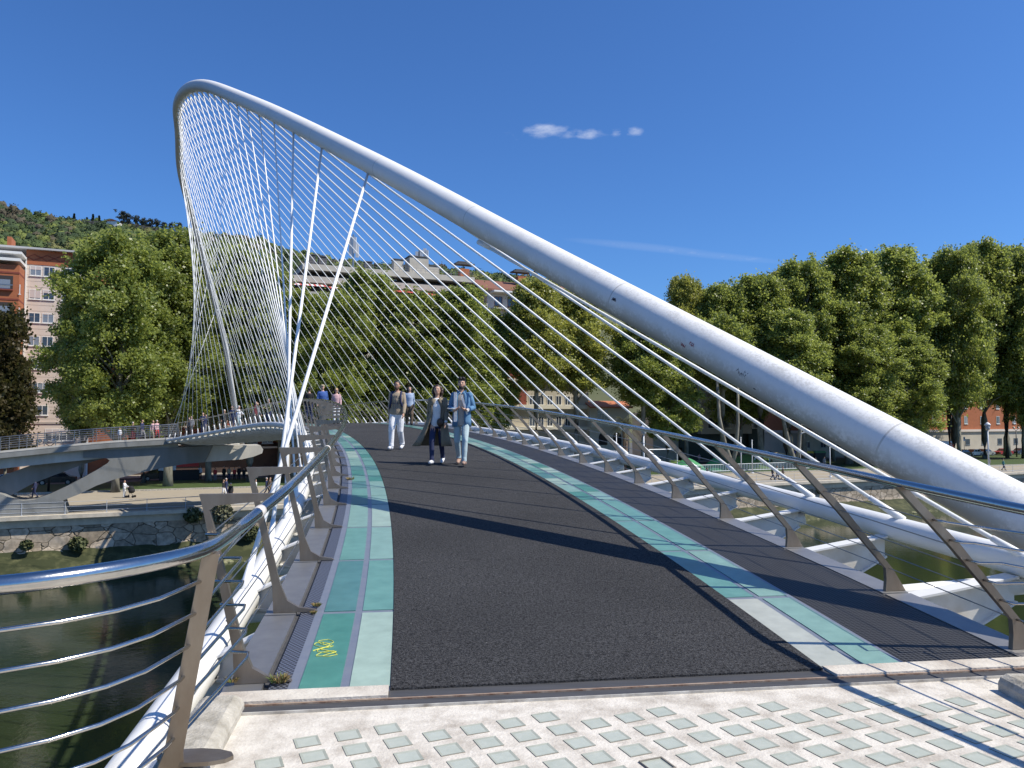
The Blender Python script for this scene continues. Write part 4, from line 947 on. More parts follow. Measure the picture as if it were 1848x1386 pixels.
for r in range(5):
    zz = Z7(773) + r * 3.28
    for (px, w_, n_) in ((1277, 5.6, 3), (1239, 1.7, 1), (1361, 1.7, 1)):
        window(F7, px, zz, w_, 1.95, b7, .02 if w_ > 3 else -.97, bars=(.45, .66) if n_ == 3 else (), pane=panem, frame=fr7)
    mb = MB(); a = bank(1277, 127) + UB * 2.75 + NB * .02 + Vector((0, 0, zz)); mb.obox(a + Vector((0, 0, .8)), UB, NB, (0, 0, 1), .5, .02, .72); mb.build('blind', mat('green_blind', (.20, .32, .20), .8), b7)
# long brick block on the right
F8 = Fa(127.5); b8 = thing('brick_block', 'long orange brick block with a beige ground floor behind the trees on the right', 'building', bank(1700, 127.5) + Vector((0, 0, g0)), 'buildings along the far street')
Z8 = lambda y: F8.z(1740, y)
mb = MB(); F8.block(mb, 1442, 1980, Z8(778), Z8(560), 0, 12); mb.build('wall', brick, b8)
mb = MB(); F8.block(mb, 1442, 1980, g0, Z8(779), .15, 12); mb.build('ground_floor', beige, b8)
mb = MB(); F8.block(mb, 1440, 1982, Z8(779), Z8(775), .5, 12.2); F8.block(mb, 1440, 1982, Z8(560), Z8(555), .8, 12.5); mb.build('cornice', creamm, b8)
for r in range(7):
    for px in range(1449, 1960, 29):
        if r == 0: window(F8, px, g0 + 2.0, 1.5, 1.3, b8, .16, bars=(.5,), pane=panem, frame=wirem)
        else: window(F8, px, Z8(765) + (r - 1) * 3.45, 1.15, 1.75, b8, .02, bars=(.5,), pane=panem if (px + r) % 3 else panel_, frame=winw)
# shop front with blue and yellow canopies, under the arch
# ------------------------------------------------------------------ trees
leafs = [mat('plane_leaf', (.13, .17, .040), .42, 0, (.20, .23, .06), .5, .5, det=3, spec=.5, rnd=.16, transl=(.48, .55, .12)),
         mat('young_leaf', (.17, .20, .045), .42, 0, (.25, .25, .06), .5, .5, det=3, spec=.5, rnd=.15, transl=(.55, .56, .12)),
         mat('dark_leaf', (.030, .045, .014), .5, 0, (.085, .055, .022), .45, .5, det=3, spec=.3, rnd=.1, transl=(.08, .08, .02))]  # brownish leaves; the shade these trees stand in is put into the colour
barkm = mat('plane_bark', (.28, .27, .22), .9, 0, (.12, .11, .085), 1.6, .3, det=8, stretch=(1, 1, .5))
darkbark = mat('dark_bark', (.10, .085, .065), .9, 0, (.05, .04, .03), 2, .5)
def quads_mesh(name, cen, nrm_rand, size, rs, aspect=1.25):
    n = len(cen); a = rs.normal(size=(n, 3)); a[:, 2] *= .8; a /= np.linalg.norm(a, axis=1)[:, None]
    b = rs.normal(size=(n, 3)); b -= (b * a).sum(1)[:, None] * a; b /= np.linalg.norm(b, axis=1)[:, None]
    s = (size * rs.uniform(.65, 1.35, n))[:, None]
    v = np.stack([cen - a * s * aspect, cen - b * s, cen + a * s * aspect, cen + b * s], 1).reshape(-1, 3)
    me = bpy.data.meshes.new(name); me.vertices.add(4 * n); me.vertices.foreach_set('co', v.ravel()); me.loops.add(4 * n); me.loops.foreach_set('vertex_index', np.arange(4 * n)); me.polygons.add(n); me.polygons.foreach_set('loop_start', np.arange(0, 4 * n, 4)); me.polygons.foreach_set('loop_total', np.full(n, 4)); me.update(calc_edges=True)
    return me
def crown_mesh(seed, H, R, base, lobes=30, clumps=20, leaves=34, leaf=.135, rf=1.):
    rs = np.random.RandomState(seed); C_ = []; ends = []
    for i in range(lobes):
        t = ((i + .5) / lobes) ** .85; prof = math.sin(math.pi * (t * .80 + .12)) ** .65
        ang = i * 2.39996 + rs.uniform(-.4, .4); rr = R * prof * rs.uniform(.30, .86); z = base + (H - base) * (.08 + .86 * t)
        c = np.array([math.cos(ang) * rr, math.sin(ang) * rr, z]); r = R * rs.uniform(.22, .42) * (1.05 - .45 * t) * rf; ends.append((c, r))
        d = rs.normal(size=(clumps, 3)); d /= np.linalg.norm(d, axis=1)[:, None]; d[:, 2] = np.abs(d[:, 2]) * .9 - .25; rad = r * rs.uniform(.45, 1.08, clumps)[:, None]
        cc = c + d * rad * np.array([1, 1, 1.15])
        for q in cc:
            k = int(leaves * rs.uniform(.5, 1.4)); C_.append(q + rs.normal(size=(k, 3)) * np.array([.33, .33, .27]) * rs.uniform(.6, 1.7))
    # a few shoots sticking out of the top and the sides
    for i in range(70):
        c, r = ends[rs.randint(len(ends) // 4, len(ends))]; d = rs.normal(size=3); d /= np.linalg.norm(d); d[2] = abs(d[2]) + .3; k = 34; tt = rs.uniform(0, 1, k)[:, None]
        C_.append(c + d * r * (.7 + .75 * tt) + rs.normal(size=(k, 3)) * .2)
    return quads_mesh('crown', np.concatenate(C_), None, leaf, rs), ends
def trunk_mesh(seed, H, R, base, ends, r0=.42, fork=False):
    rg = random.Random(seed); mb = MB(); zt = base + (H - base) * .62; lean = rg.uniform(-.5, .5)
    pth = [Vector((lean * (i / 8) ** 2 + rg.uniform(-.06, .06), rg.uniform(-.06, .06), zt * i / 8)) for i in range(9)]; pth[0] = Vector((0, 0, -.3))
    mb.tube(pth, [r0 * 1.35, r0 * 1.02] + [r0 * (1 - .085 * i) for i in range(7)], 10)
    for j, (c, r) in enumerate(ends):
        if len(ends) > 60 and j % 2: continue
        e = Vector(c); 
        if j % 2 and e.z < zt: continue
        s = max(base * .75, min(zt * .95, e.z - (Vector((e.x, e.y)).length) * .9)); k = s / zt * 8; i0 = int(min(7, k)); b = pth[i0].lerp(pth[i0 + 1], k - i0)
        mid = b.lerp(e, .5) + Vector((rg.uniform(-.3, .3), rg.uniform(-.3, .3), .35)); mb.tube([b, mid, e], [.15, .09, .03], 6)
    return mb.mesh('trunk', (0, 0, 0), True)
TV = []
for i, (H, R, base) in enumerate(((27, 6.6, 4.6), (28, 6.0, 5.0), (26, 7.2, 4.2), (29, 5.6, 5.6), (27, 6.2, 10.5))):
    cm, ends = crown_mesh(11 + i, H, R, base, 84, 22, 46, .118, .80); TV.append((H, R, cm, trunk_mesh(i, H, R, base, ends)))
cm, ends = crown_mesh(31, 15, 3.6, 3.5, 26, 20, 34, .12); TV.append((15, 3.6, cm, trunk_mesh(31, 15, 3.6, 3.5, ends, .22)))
def tree(px, Y0, ytop, R, var, kind, label, rz=0, yfoot=None, group='plane trees along the far promenade', zg=GZ):
    b = bank(px, Y0); H0, R0, cm, tm = TV[var]; H = (at(px, ytop, b.y).z - zg); t = thing('plane_tree', label, 'tree', (b.x, b.y, zg), group, rz)
    o = addobj('trunk', tm, barkm, t); c = bpy.data.objects.new('crown', cm); C.objects.link(c); c.parent = t
    if not cm.materials: cm.materials.append(leafs[0])
    c.material_slots[0].link = 'OBJECT'; c.material_slots[0].material = leafs[kind]
    t.scale = (R / R0, R / R0, H / H0); return t
for a in ((212, 101, 418, 7.3, 2, 0, 'broad plane tree in front of the cream block, left of the arch', .3),
          (306, 106, 408, 6.6, 1, 0, 'tall plane tree just left of the falling side of the arch', 1.9),
          (262, 113, 500, 5.4, 3, 0, 'plane tree with a bare trunk standing behind the ramp railing', .9),
          (150, 108, 500, 3.8, 3, 0, 'narrower plane tree overlapping the cream front', 2.2),
          (378, 113, 436, 6.2, 0, 0, 'plane tree with a thick mottled trunk beside the strut end', 2.6),
          (452, 110, 446, 6.0, 3, 0, 'plane tree seen through the dense net of cables', .1),
          (532, 108, 520, 5.2, 1, 0, 'plane tree behind the bundle of crossing cables', 1.2),
          (600, 106, 522, 6.0, 2, 0, 'plane tree behind the couple at the rail', 2.9),
          (657, 109, 483, 5.6, 3, 0, 'pointed plane tree reaching the roof below the slim mast', .4),
          (742, 107, 522, 6.6, 0, 0, 'round plane tree behind the backpack walker', 1.0),
          (828, 106, 512, 6.4, 1, 0, 'plane tree behind the woman in the long coat', 2.0),
          (880, 112, 556, 5.4, 2, 0, 'lower plane tree under the tiled roof', .7),
          (968, 108, 503, 5.8, 4, 1, 'yellow-green plane tree in front of the tiled roof', 1.5),
          (1040, 110, 520, 6.4, 4, 1, 'yellow-green plane tree touching the underside of the arch', .2),
          (1160, 106, 575, 6.0, 4, 0, 'spreading plane tree above the villa', 2.4),
          (1205, 107, 610, 5.6, 1, 0, 'low plane tree left of the modern pale block', .9),
          (1238, 113, 498, 4.8, 4, 1, 'light yellowish plane tree above the middle of the arch', 1.1),
          (1303, 110, 514, 6.8, 4, 0, 'plane tree right of the light yellowish one', 2.7),
          (1372, 108, 496, 7.6, 4, 0, 'plane tree stepping up towards the tall ones on the right', .5),
          (1450, 107, 462, 7.6, 0, 0, 'first of the tall plane trees above the lower arch', 1.8),
          (1530, 106, 446, 8.2, 1, 0, 'tall plane tree with a rounded top, right of the first', .2),
          (1618, 108, 440, 8.4, 3, 0, 'tall plane tree in the middle of the right-hand row', 2.2),
          (1729, 106, 442, 7.6, 2, 0, 'tall plane tree over the delivery truck', 1.3),
          (1775, 109, 430, 7.6, 3, 0, 'highest plane tree near the right edge, over the parked cars', .6),
          (1846, 105, 446, 7.8, 0, 0, 'plane tree cut by the right edge of the view', 2.9),
          (1500, 114, 484, 9.2, 2, 0, 'plane tree filling the gap behind the first tall ones', 2.0),
          (1668, 114, 466, 9.2, 0, 0, 'plane tree behind the middle of the right-hand row', .4),
          (1425, 101, 560, 6.6, 4, 0, 'low-branched plane tree just above the thick arch', 1.4),
          (1560, 100, 585, 7.2, 2, 0, 'low-branched plane tree over the marked part of the arch', .8),
          (1335, 115, 506, 7.6, 0, 0, 'plane tree between the stepping ones, a little behind them', 1.3),
          (1418, 114, 482, 7.6, 3, 1, 'yellowish plane tree behind the first of the tall row', .2),
          (1575, 113, 456, 8.2, 2, 0, 'plane tree behind, between the rounded top and the middle one', 2.8),
          (1815, 114, 444, 8.6, 1, 0, 'plane tree behind the highest one near the right edge', .9),
          (1720, 116, 452, 8.0, 3, 1, 'yellowish plane tree behind the one over the truck', 1.9),
          (1862, 104, 590, 5.6, 2, 0, 'low tree half cut by the right edge, under the taller ones', 1.1),
          (1640, 99, 600, 6.8, 0, 0, 'low-branched plane tree left of the truck', 2.5)):
    tree(*a)
dt = tree(-14, 86.5, 556, 3.6, 5, 2, 'dark reddish tree at the left edge in front of the brick bay', .5, group='small dark trees')
dt.name = 'dark_tree'
dt2 = tree(12, 88, 640, 2.6, 5, 2, 'smaller dark tree drooping over the left end of the ramp', 2.5, group='small dark trees'); dt2.name = 'dark_tree'
dt3 = tree(505, 111, 620, 3.4, 5, 0, 'small bushy tree behind the bundle of cables at deck level', 1.5, group='small dark trees'); dt3.name = 'small_tree'
# forked bare trunks below the arch
for px, lab in ((1318, 'V-shaped pair of plane tree trunks in front of the modern block'), (1432, 'slanting double trunk beside the striped play tunnel')):
    b = bank(px, 100); t = thing('forked_tree', lab, 'tree', (b.x, b.y, GZ), 'forked plane trees'); mb = MB()
    p = Vector((b.x, b.y, GZ)); mb.tube([p - Vector((0, 0, .2)), p + Vector((0, 0, 1.2)), p + Vector((-.9, 0, 4)), p + Vector((-1.7, 0, 8)), p + Vector((-1.9, .3, 15))], [.5, .42, .34, .28, .2], 9)
    mb.tube([p + Vector((0, 0, .7)), p + Vector((.7, 0, 3)), p + Vector((1.1, .2, 7)), p + Vector((1.2, 0, 14))], [.36, .33, .28, .2], 9); mb.build('trunk', barkm, t, True)
    me, en = crown_mesh(50 + px % 7, 12, 4.4, 2.0, 16, 14, 26); ob = addobj('crown', me, leafs[0], t); ob.location = (0, 0, 11)
# palms
palmm = mat('palm_frond', (.075, .085, .035), .6, 0, (.12, .11, .05), 2, .5); palmt = mat('palm_trunk', (.14, .10, .07), .9, 0, (.07, .05, .035), 3, .5)
def palm(px, Y0, H, label, seed):
    b = bank(px, Y0); t = thing('palm_tree', label, 'palm', (b.x, b.y, GZ), 'palms on the lawn'); rg = random.Random(seed)
    mb = MB(); p = Vector((b.x, b.y, GZ)); mb.tube([p - Vector((0, 0, .2)), p + Vector((0, 0, H * .5)), p + Vector((.1, 0, H))], [.45, .36, .5], 10); mb.build('trunk', palmt, t, True)
    mb = MB(); top = p + Vector((.1, 0, H))
    for i in range(46):
        a = rg.uniform(0, 6.28); e = rg.uniform(-.5, 1.15); L_ = rg.uniform(2.6, 3.6); d = Vector((math.cos(a) * math.cos(e), math.sin(a) * math.cos(e), math.sin(e))); prev = top
        side = Vector((-math.sin(a), math.cos(a), 0))
        for j in range(9):
            f = (j + 1) / 9; q = top + d * L_ * f - Vector((0, 0, 1.9 * f * f)); 
            mb.add([prev - side * .02, prev + side * .02, q + side * .02, q - side * .02], [(0, 1, 2, 3)])
            for s_ in (-1, 1):
                for g in (0, .5):
                    m_ = prev.lerp(q, g); l = .55 * math.sin(math.pi * min(.95, f * .8 + .15)); w2 = (q - prev) * .14; tip = m_ + side * s_ * l + (q - prev) * .8 - Vector((0, 0, l * .45)); mb.add([m_, m_ + w2, tip], [(0, 1, 2)])
            prev = q
    mb.build('fronds', palmm, t)
palm(1128, 98, 7.0, 'shaggy palm in front of the modern block side, left of the lamp', 1); palm(1712, 108, 12.5, 'palm behind the tall trunk right of the truck', 2); palm(1815, 108, 12.0, 'palm with hanging fronds at the right edge', 3)

# ------------------------------------------------------------------ wooded hill
ridge = [(-260, 352), (-100, 368), (0, 378), (30, 388), (80, 398), (130, 406), (200, 410), (260, 420), (330, 430), (400, 432), (470, 440), (520, 462), (560, 468), (650, 486), (800, 492), (900, 504), (1000, 514), (1200, 548), (1500, 610), (1900, 690)]
YRG = 700.
def rz_(px): return at(924, float(np.interp(px, [r[0] for r in ridge], [r[1] for r in ridge])), YRG).z
def hillz(X, Y):
    px = 924 + X / YRG * F; zr = rz_(px); f = (Y - 260) / (YRG - 260)
    if f <= 0: return GZ - 1
    if f <= 1: return GZ - 1 + (zr - GZ) * (f ** .85)
    return zr - (Y - YRG) * .25
mb = MB(); xs = np.arange(-700, 620, 20.); ys = np.arange(240, 900, 20.)
mb.add([(x, y, hillz(x, y) + 2 * math.sin(x * .07) * math.cos(y * .05)) for x in xs for y in ys], [(i * len(ys) + j, (i + 1) * len(ys) + j, (i + 1) * len(ys) + j + 1, i * len(ys) + j + 1) for i in range(len(xs) - 1) for j in range(len(ys) - 1)])
struct('hill_terrain', mb, mat('hill_ground', (.07, .085, .03), .95, 0, (.12, .12, .06), .05, .5), True)
woodm = [mat('wood_' + n, c, .9, 0, c2, .35, .5, det=6, bump=1.0, bs=1.2) for n, c, c2 in (('dark', (.045, .075, .026), (.028, .048, .018)), ('mid', (.085, .125, .034), (.05, .08, .024)), ('spring', (.17, .20, .045), (.11, .14, .03)), ('bare', (.11, .095, .06), (.07, .062, .04)), ('gold', (.17, .17, .055), (.12, .12, .04)))]
for m_ in woodm:
    N, L, b_ = nodes(m_)
    for n in N:
        if n.type == 'BUMP': n.inputs['Distance'].default_value = 1.2
bm = bmesh.new(); bmesh.ops.create_icosphere(bm, subdivisions=2, radius=1); bm.verts.ensure_lookup_table(); IV = np.array([v.co[:] for v in bm.verts]); IF = np.array([[v.index for v in f.verts] for f in bm.faces]); bm.free()
rs = np.random.RandomState(9); VV = []; FF = []; MM = []; QQ = []; QM = []; off = 0
Y = 430.
while Y < 712:
    x = -560.
    while x < 140:
        X = x + rs.uniform(-3, 3); yy = Y + rs.uniform(-3, 3); px = 924 + X / yy * F
        if px < 1050:
            r = rs.uniform(3.2, 6.2); z = hillz(X, yy); patch = math.sin(X * .021 + 1.3) + math.cos(yy * .031 + X * .017); 
            mi = int(rs.choice(5, p=[.2, .38, .22, .08, .12] if patch > .2 else ([.48, .32, .06, .12, .02] if patch < -.7 else [.28, .34, .18, .1, .1])))
            if px < 35 and yy > 650: mi = 3 if rs.rand() < .7 else 0
            n = len(IV); dsp = 1 + .28 * np.sin(IV[:, 0] * 5 + rs.uniform(0, 6)) * np.cos(IV[:, 1] * 6 + rs.uniform(0, 6)) + rs.uniform(-.17, .17, n)
            VV.append(IV * dsp[:, None] * .88 * np.array([r, r, r * rs.uniform(.8, 1.15)]) + np.array([X, yy, z + r * .45]))
            nq = 54; d_ = rs.normal(size=(nq, 3)); d_ /= np.linalg.norm(d_, axis=1)[:, None]; d_[:, 1] = -np.abs(d_[:, 1]); QQ.append(d_ * r * rs.uniform(.78, 1.16, nq)[:, None] + np.array([X, yy, z + r * .45])); QM.append(np.full(nq, mi)); FF.append(IF + off); MM.append(np.full(len(IF), mi)); off += n
        x += rs.uniform(6.0, 9.0)
    Y += 7.5
qme = quads_mesh('q', np.concatenate(QQ), None, .62, rs); QM = np.concatenate(QM); qv = np.empty(len(qme.vertices) * 3); qme.vertices.foreach_get('co', qv); qv = qv.reshape(-1, 3); n0 = off; nqd = len(QM)
V = np.concatenate(VV + [qv]); Fc = np.concatenate(FF); qi = n0 + np.arange(nqd * 4).reshape(-1, 4); Fc = np.concatenate([Fc, qi[:, [0, 1, 2]], qi[:, [0, 2, 3]]]); Mi = np.concatenate(MM + [QM, QM]); bpy.data.meshes.remove(qme)
me = bpy.data.meshes.new('hillside_wood'); me.vertices.add(len(V)); me.vertices.foreach_set('co', V.ravel()); me.loops.add(Fc.size); me.loops.foreach_set('vertex_index', Fc.ravel()); me.polygons.add(len(Fc)); me.polygons.foreach_set('loop_start', np.arange(0, Fc.size, 3)); me.polygons.foreach_set('loop_total', np.full(len(Fc), 3)); me.update(calc_edges=True)
for m_ in woodm: me.materials.append(m_)
me.polygons.foreach_set('material_index', Mi); ho = bpy.data.objects.new('hillside_wood', me); C.objects.link(ho); ho['kind'] = 'stuff'; ho['label'] = 'mixed green woodland covering the hill behind the buildings'; ho['category'] = 'woodland'
# single trees standing out on the ridge
conm = mat('conifer_green', (.018, .032, .018), .9)
for px, yt, lab in ((134, 386, 'pointed dark conifer on the ridge, leftmost of the four'), (157, 393, 'small conifer on the ridge between the two larger ones'), (168, 387, 'tallest dark conifer on the ridge'), (179, 390, 'slim conifer on the ridge beside the tallest one')):
    p = at(px, yt, 700); zb = hillz(p.x, 700) + 2; t = thing('conifer', lab, 'tree', (p.x, 700, zb), 'conifers on the ridge'); h = p.z - zb
    mb = MB(); mb.tube([(p.x, 700, zb - 2), (p.x, 700, zb + h * .8)], [.5, .2], 6); mb.build('trunk', darkbark, t)
    me = None; n = 900; u = rs.uniform(0, 1, n); a = rs.uniform(0, 6.28, n); rr = (1 - u) * h * .28 * (.6 + .4 * np.cos(u * 40)) * rs.uniform(.6, 1, n)
    addobj('crown', quads_mesh('crown', np.stack([np.cos(a) * rr, np.sin(a) * rr, u * h], 1), None, .7, rs), conm, t)
eum = mat('eucalyptus_leaf', (.040, .050, .035), .9, 0, (.022, .03, .02), .3, .5)
em = []
for s_ in range(3):
    rs2 = np.random.RandomState(60 + s_); pts = []
    for i in range(26):
        c = np.array([rs2.normal() * 2.4, rs2.normal() * 2.4, rs2.uniform(8, 21)]); c[:2] *= .6 + .6 * (c[2] > 12); pts.append(c + rs2.normal(size=(45, 3)) * np.array([1.0, 1.0, .7]))
    em.append(quads_mesh('crown', np.concatenate(pts), None, .5, rs2))
mb = MB(); mb.tube([(0, 0, -3), (.2, 0, 10), (.5, .2, 20)], [.55, .4, .15], 6)
for a in range(6): mb.tube([(.2, 0, 9 + a * 1.7), (math.cos(a * 2) * 2.2, math.sin(a * 2) * 2.2, 12 + a * 1.8)], [.22, .08], 5)
etm = mb.mesh('trunk')
for i, (px, yt) in enumerate(((222, 380), (233, 386), (247, 390), (259, 393), (270, 394), (283, 396), (296, 400), (311, 402), (324, 403), (905, 492), (931, 495), (966, 489))):
    p = at(px, yt, 698); zb = hillz(p.x, 698) ; t = thing('ridge_tree', 'umbrella-shaped tree on the hill ridge, number %s from the left in the row' % ['one', 'two', 'three', 'four', 'five', 'six', 'seven', 'eight', 'nine', 'ten', 'eleven', 'twelve'][i] if i < 9 else ['round dark ridge tree seen left of the tiled roof chimney', 'round dark ridge tree over the tiled roof', 'wispy ridge tree beside the right chimney of the tiled roof'][i - 9], 'tree', (p.x, 698, zb), 'umbrella trees on the ridge', i * 1.1)
    s_ = (p.z - zb) / 21.5; t.scale = (max(.5, s_ * .9),) * 2 + (s_,); addobj('trunk', etm, darkbark, t); addobj('crown', em[i % 3], eum, t)
p = at(206, 403, 690); t = thing('hill_house', 'tiny white house on the ridge left of the umbrella trees', 'house', (p.x, 690, p.z - 3)); mb = MB(); mb.box(p.x - 5, p.x + 5, 686, 694, p.z - 4, p.z + 1.0); mb.build('wall', winw, t); mb = MB(); mb.prism([(p.x - 5.6, 685.5, p.z + 1.01), (p.x + 5.6, 685.5, p.z + 1.01), (p.x, 685.5, p.z + 3)], (0, 9, 0)); mb.build('roof', tilem, t)
p0 = at(236, 404, 693); t = thing('hill_terrace', 'long dark building under the umbrella trees on the ridge', 'building', (p0.x, 693, p0.z - 6)); mb = MB(); p1 = at(318, 418, 693); mb.hexa([(p0.x, 690, p0.z - 6), (p1.x, 690, p1.z - 6), (p1.x, 700, p1.z - 6), (p0.x, 700, p0.z - 6), (p0.x, 690, p0.z), (p1.x, 690, p1.z), (p1.x, 700, p1.z), (p0.x, 700, p0.z)]); mb.build('wall', mat('hill_wall', (.09, .075, .06), .9, 0, (.35, .33, .3), .35, .3, bias=.62), t)
p0 = at(118, 400, 693); t = thing('hill_terrace', 'low dark roofed building between the conifers on the ridge', 'building', (p0.x, 693, p0.z - 6)); mb = MB(); p1 = at(192, 403, 693); mb.hexa([(p0.x, 690, p0.z - 5), (p1.x, 690, p1.z - 5), (p1.x, 700, p1.z - 5), (p0.x, 700, p0.z - 5), (p0.x, 690, p0.z + 1), (p1.x, 690, p1.z + 1), (p1.x, 700, p1.z + 1), (p0.x, 700, p0.z + 1)]); mb.build('wall', mat('hill_wall', (.1, .1, .1)), t)

# bushes on the quay wall
bushm = mat('wall_bush_leaf', (.05, .065, .018), .7, 0, (.09, .10, .04), 1, .5)
for i, (px, py, r, lab) in enumerate(((140, 982, .75, 'round green bush growing out of the sunlit quay wall'), (48, 984, .5, 'small plant in the quay wall near the left edge'), (395, 925, 1.3, 'pale grey bush on top of the quay wall behind the bracket post'), (348, 930, .8, 'small bush at the shaded quay coping'), (450, 960, .9, 'green plant low on the quay wall by the left edge tube'), (556, 905, .9, 'plant on the quay wall seen between the left cables'), (1480, 885, .5, 'tuft on the quay wall under the right handrail'), (1660, 905, .6, 'weed at the foot of the quay wall on the right'))):
    b = bank(px, YB); p = at(px, py, b.y - .4); t = thing('wall_bush', lab, 'bush', p, 'bushes on the quay wall'); n = int(700 * r); d = rs.normal(size=(n, 3)); d /= np.linalg.norm(d, axis=1)[:, None]; pts = d * (rs.uniform(.3, 1, n) ** .5)[:, None] * r * np.array([1, .7, .8])
    addobj('foliage', quads_mesh('foliage', pts, None, .11, rs), bushm if i != 2 else mat('pale_bush_leaf', (.22, .21, .15), .8, 0, (.10, .11, .05), 1, .5), t)
# ------------------------------------------------------------------ people
skinm = mat('skin', (.52, .31, .22), .55); skin2 = mat('skin_tan', (.40, .22, .15), .55)
hairk = mat('hair_black', (.018, .014, .012), .55); hairb = mat('hair_brown', (.045, .025, .018), .5); hairf = mat('hair_blonde', (.45, .30, .14), .6); hairg = mat('hair_grey', (.5, .49, .47), .7)
def cloth(name, c, c2=None, ns=9): return mat('cloth_' + name, c, .85, 0, c2 or tuple(x * .72 for x in c), ns, .6, bump=.25, bs=30)
CL = dict(navy=cloth('navy', (.02, .03, .09)), blue=cloth('blue', (.05, .12, .38)), white=cloth('white', (.75, .75, .76), (.6, .62, .66)), black=cloth('black', (.015, .015, .018)), red=cloth('red', (.50, .04, .04)), pink=cloth('pink', (.62, .40, .42)), beige=cloth('beige', (.36, .29, .21)), olive=cloth('olive', (.16, .17, .07)), grey=cloth('grey', (.25, .25, .27)), denim=cloth('denim', (.11, .24, .40), (.06, .15, .28)), pale=cloth('pale_denim', (.42, .52, .55), (.33, .43, .47)), khaki=cloth('khaki', (.45, .38, .26)), teal=cloth('teal', (.10, .30, .30)), maroon=cloth('maroon', (.16, .03, .04)), trench=cloth('trench', (.25, .21, .15), (.16, .135, .095)), lime=cloth('lime', (.35, .40, .10)), taupe=cloth('taupe', (.46, .42, .38)), stripe=cloth('stripe', (.40, .47, .60), (.22, .30, .45), 30), brown=cloth('brown', (.11, .075, .05)))
def limbs(pose):
    L = {}
    for s in (-1, 1):
        L['hip', s] = (s * .088, 0, .91); L['sho', s] = (s * .158, .0, 1.425)
    def leg(s, kn, an, toe): L['kn', s] = kn; L['an', s] = an; L['toe', s] = toe
    if pose in ('walkA', 'walkB', 'walkF'):
        f = -1 if pose in ('walkA', ) else 1; a = .26
        leg(f, (f * .09, -.20, .50), (f * .08, -.24, .10), (f * .085, -.42, .05)); leg(-f, (-f * .09, -.01, .485), (-f * .085, .24, .15), (-f * .09, .10, .04))
    else:
        for s in (-1, 1): leg(s, (s * .10, -.02, .50), (s * .11, .02, .09), (s * .13, -.15, .04))
    for s in (-1, 1):
        if pose in ('walkA', 'walkB'):
            q = -.12 * s * (1 if pose == 'walkA' else -1); L['el', s] = (s * .208, .03 + q * .6, 1.15); L['wr', s] = (s * .218, -.06 + q, .93); L['ha', s] = (s * .218, -.09 + q * 1.2, .84)
        elif pose == 'lean':
            L['el', s] = (s * .23, -.12, 1.20); L['wr', s] = (s * .16, -.34, 1.12); L['ha', s] = (s * .12, -.42, 1.11)
        elif pose == 'walkF':      # both hands brought together before the belly
            L['el', s] = (s * .232, .02, 1.17); L['wr', s] = (s * .13, -.215, 1.11); L['ha', s] = (s * .065, -.27, 1.135)
        elif pose == 'push':
            L['el', s] = (s * .22, -.14, 1.16); L['wr', s] = (s * .2, -.40, 1.06); L['ha', s] = (s * .2, -.47, 1.04)
        else:
            L['el', s] = (s * .205, .03, 1.15); L['wr', s] = (s * .212, -.03, .92); L['ha', s] = (s * .212, -.06, .83)
    return L
def body_mb(L, detail):
    mb = MB(); mb.ring([(0, 0, .84, .13, .10), (0, 0, .92, .165, .115), (0, 0, 1.02, .15, .10), (0, -.005, 1.12, .137, .098), (0, -.01, 1.28, .165, .115), (0, 0, 1.38, .175, .105), (0, 0, 1.44, .14, .085), (0, 0, 1.49, .07, .06)], 0, 20)
    mb.cap((0, .005, 1.43), (0, -.012, 1.56), .058, .05); mb.ell((0, -.012, 1.655), (.074, .094, .105), 14, 10); mb.ell((0, -.035, 1.595), (.056, .066, .058), 12, 8)
    mb.ell((0, -.108, 1.645), (.012, .018, .022), 8, 6); mb.cap((0, -.10, 1.675), (0, -.112, 1.645), .008, .012, 6)
    mb.ell((0, -.094, 1.606), (.022, .012, .008), 8, 5)
    for s in (-1, 1):
        mb.ell((s * .074, .0, 1.645), (.012, .022, .030), 8, 6); mb.ell((s * .155, 0, 1.42), (.055, .055, .05), 10, 8)
        mb.cap(L['sho', s], L['el', s], .050, .040); mb.cap(L['el', s], L['wr', s], .040, .026)
        h, w_ = Vector(L['ha', s]), Vector(L['wr', s]); d = (h - w_).normalized(); side = Vector((-s, 0, 0)) if abs(d.z) > .6 else Vector((0, 0, 1)); side = (side - d * side.dot(d)).normalized(); side2 = d.cross(side).normalized()
        pal = w_ + d * .035; mb.cap(w_, w_ + d * .075, .026, .030, 8)
        if detail:
            for i, (off, ln) in enumerate(((-.026, .062), (-.009, .072), (.009, .068), (.026, .052))):
                b = w_ + d * .09 + side2 * off; m_ = b + d * ln * .5 + side * .004; e = m_ + d * ln * .42 + side * ln * .30; mb.cap(b - d * .02, m_, .0095, .009, 6); mb.cap(m_, e, .009, .007, 6)
            b = w_ + d * .03 - side2 * .028; mb.cap(b, b + d * .04 - side2 * .022 + side * .012, .011, .009, 6)
        else: mb.cap(w_ + d * .06, w_ + d * .15 + side * .01, .026, .014, 8)
        mb.cap(L['hip', s], L['kn', s], .088, .060); mb.cap(L['kn', s], L['an', s], .058, .040); a = Vector(L['an', s]); t = Vector(L['toe', s]); mb.cap(a + Vector((0, .03, -.035)), t, .040, .030)
    return mb
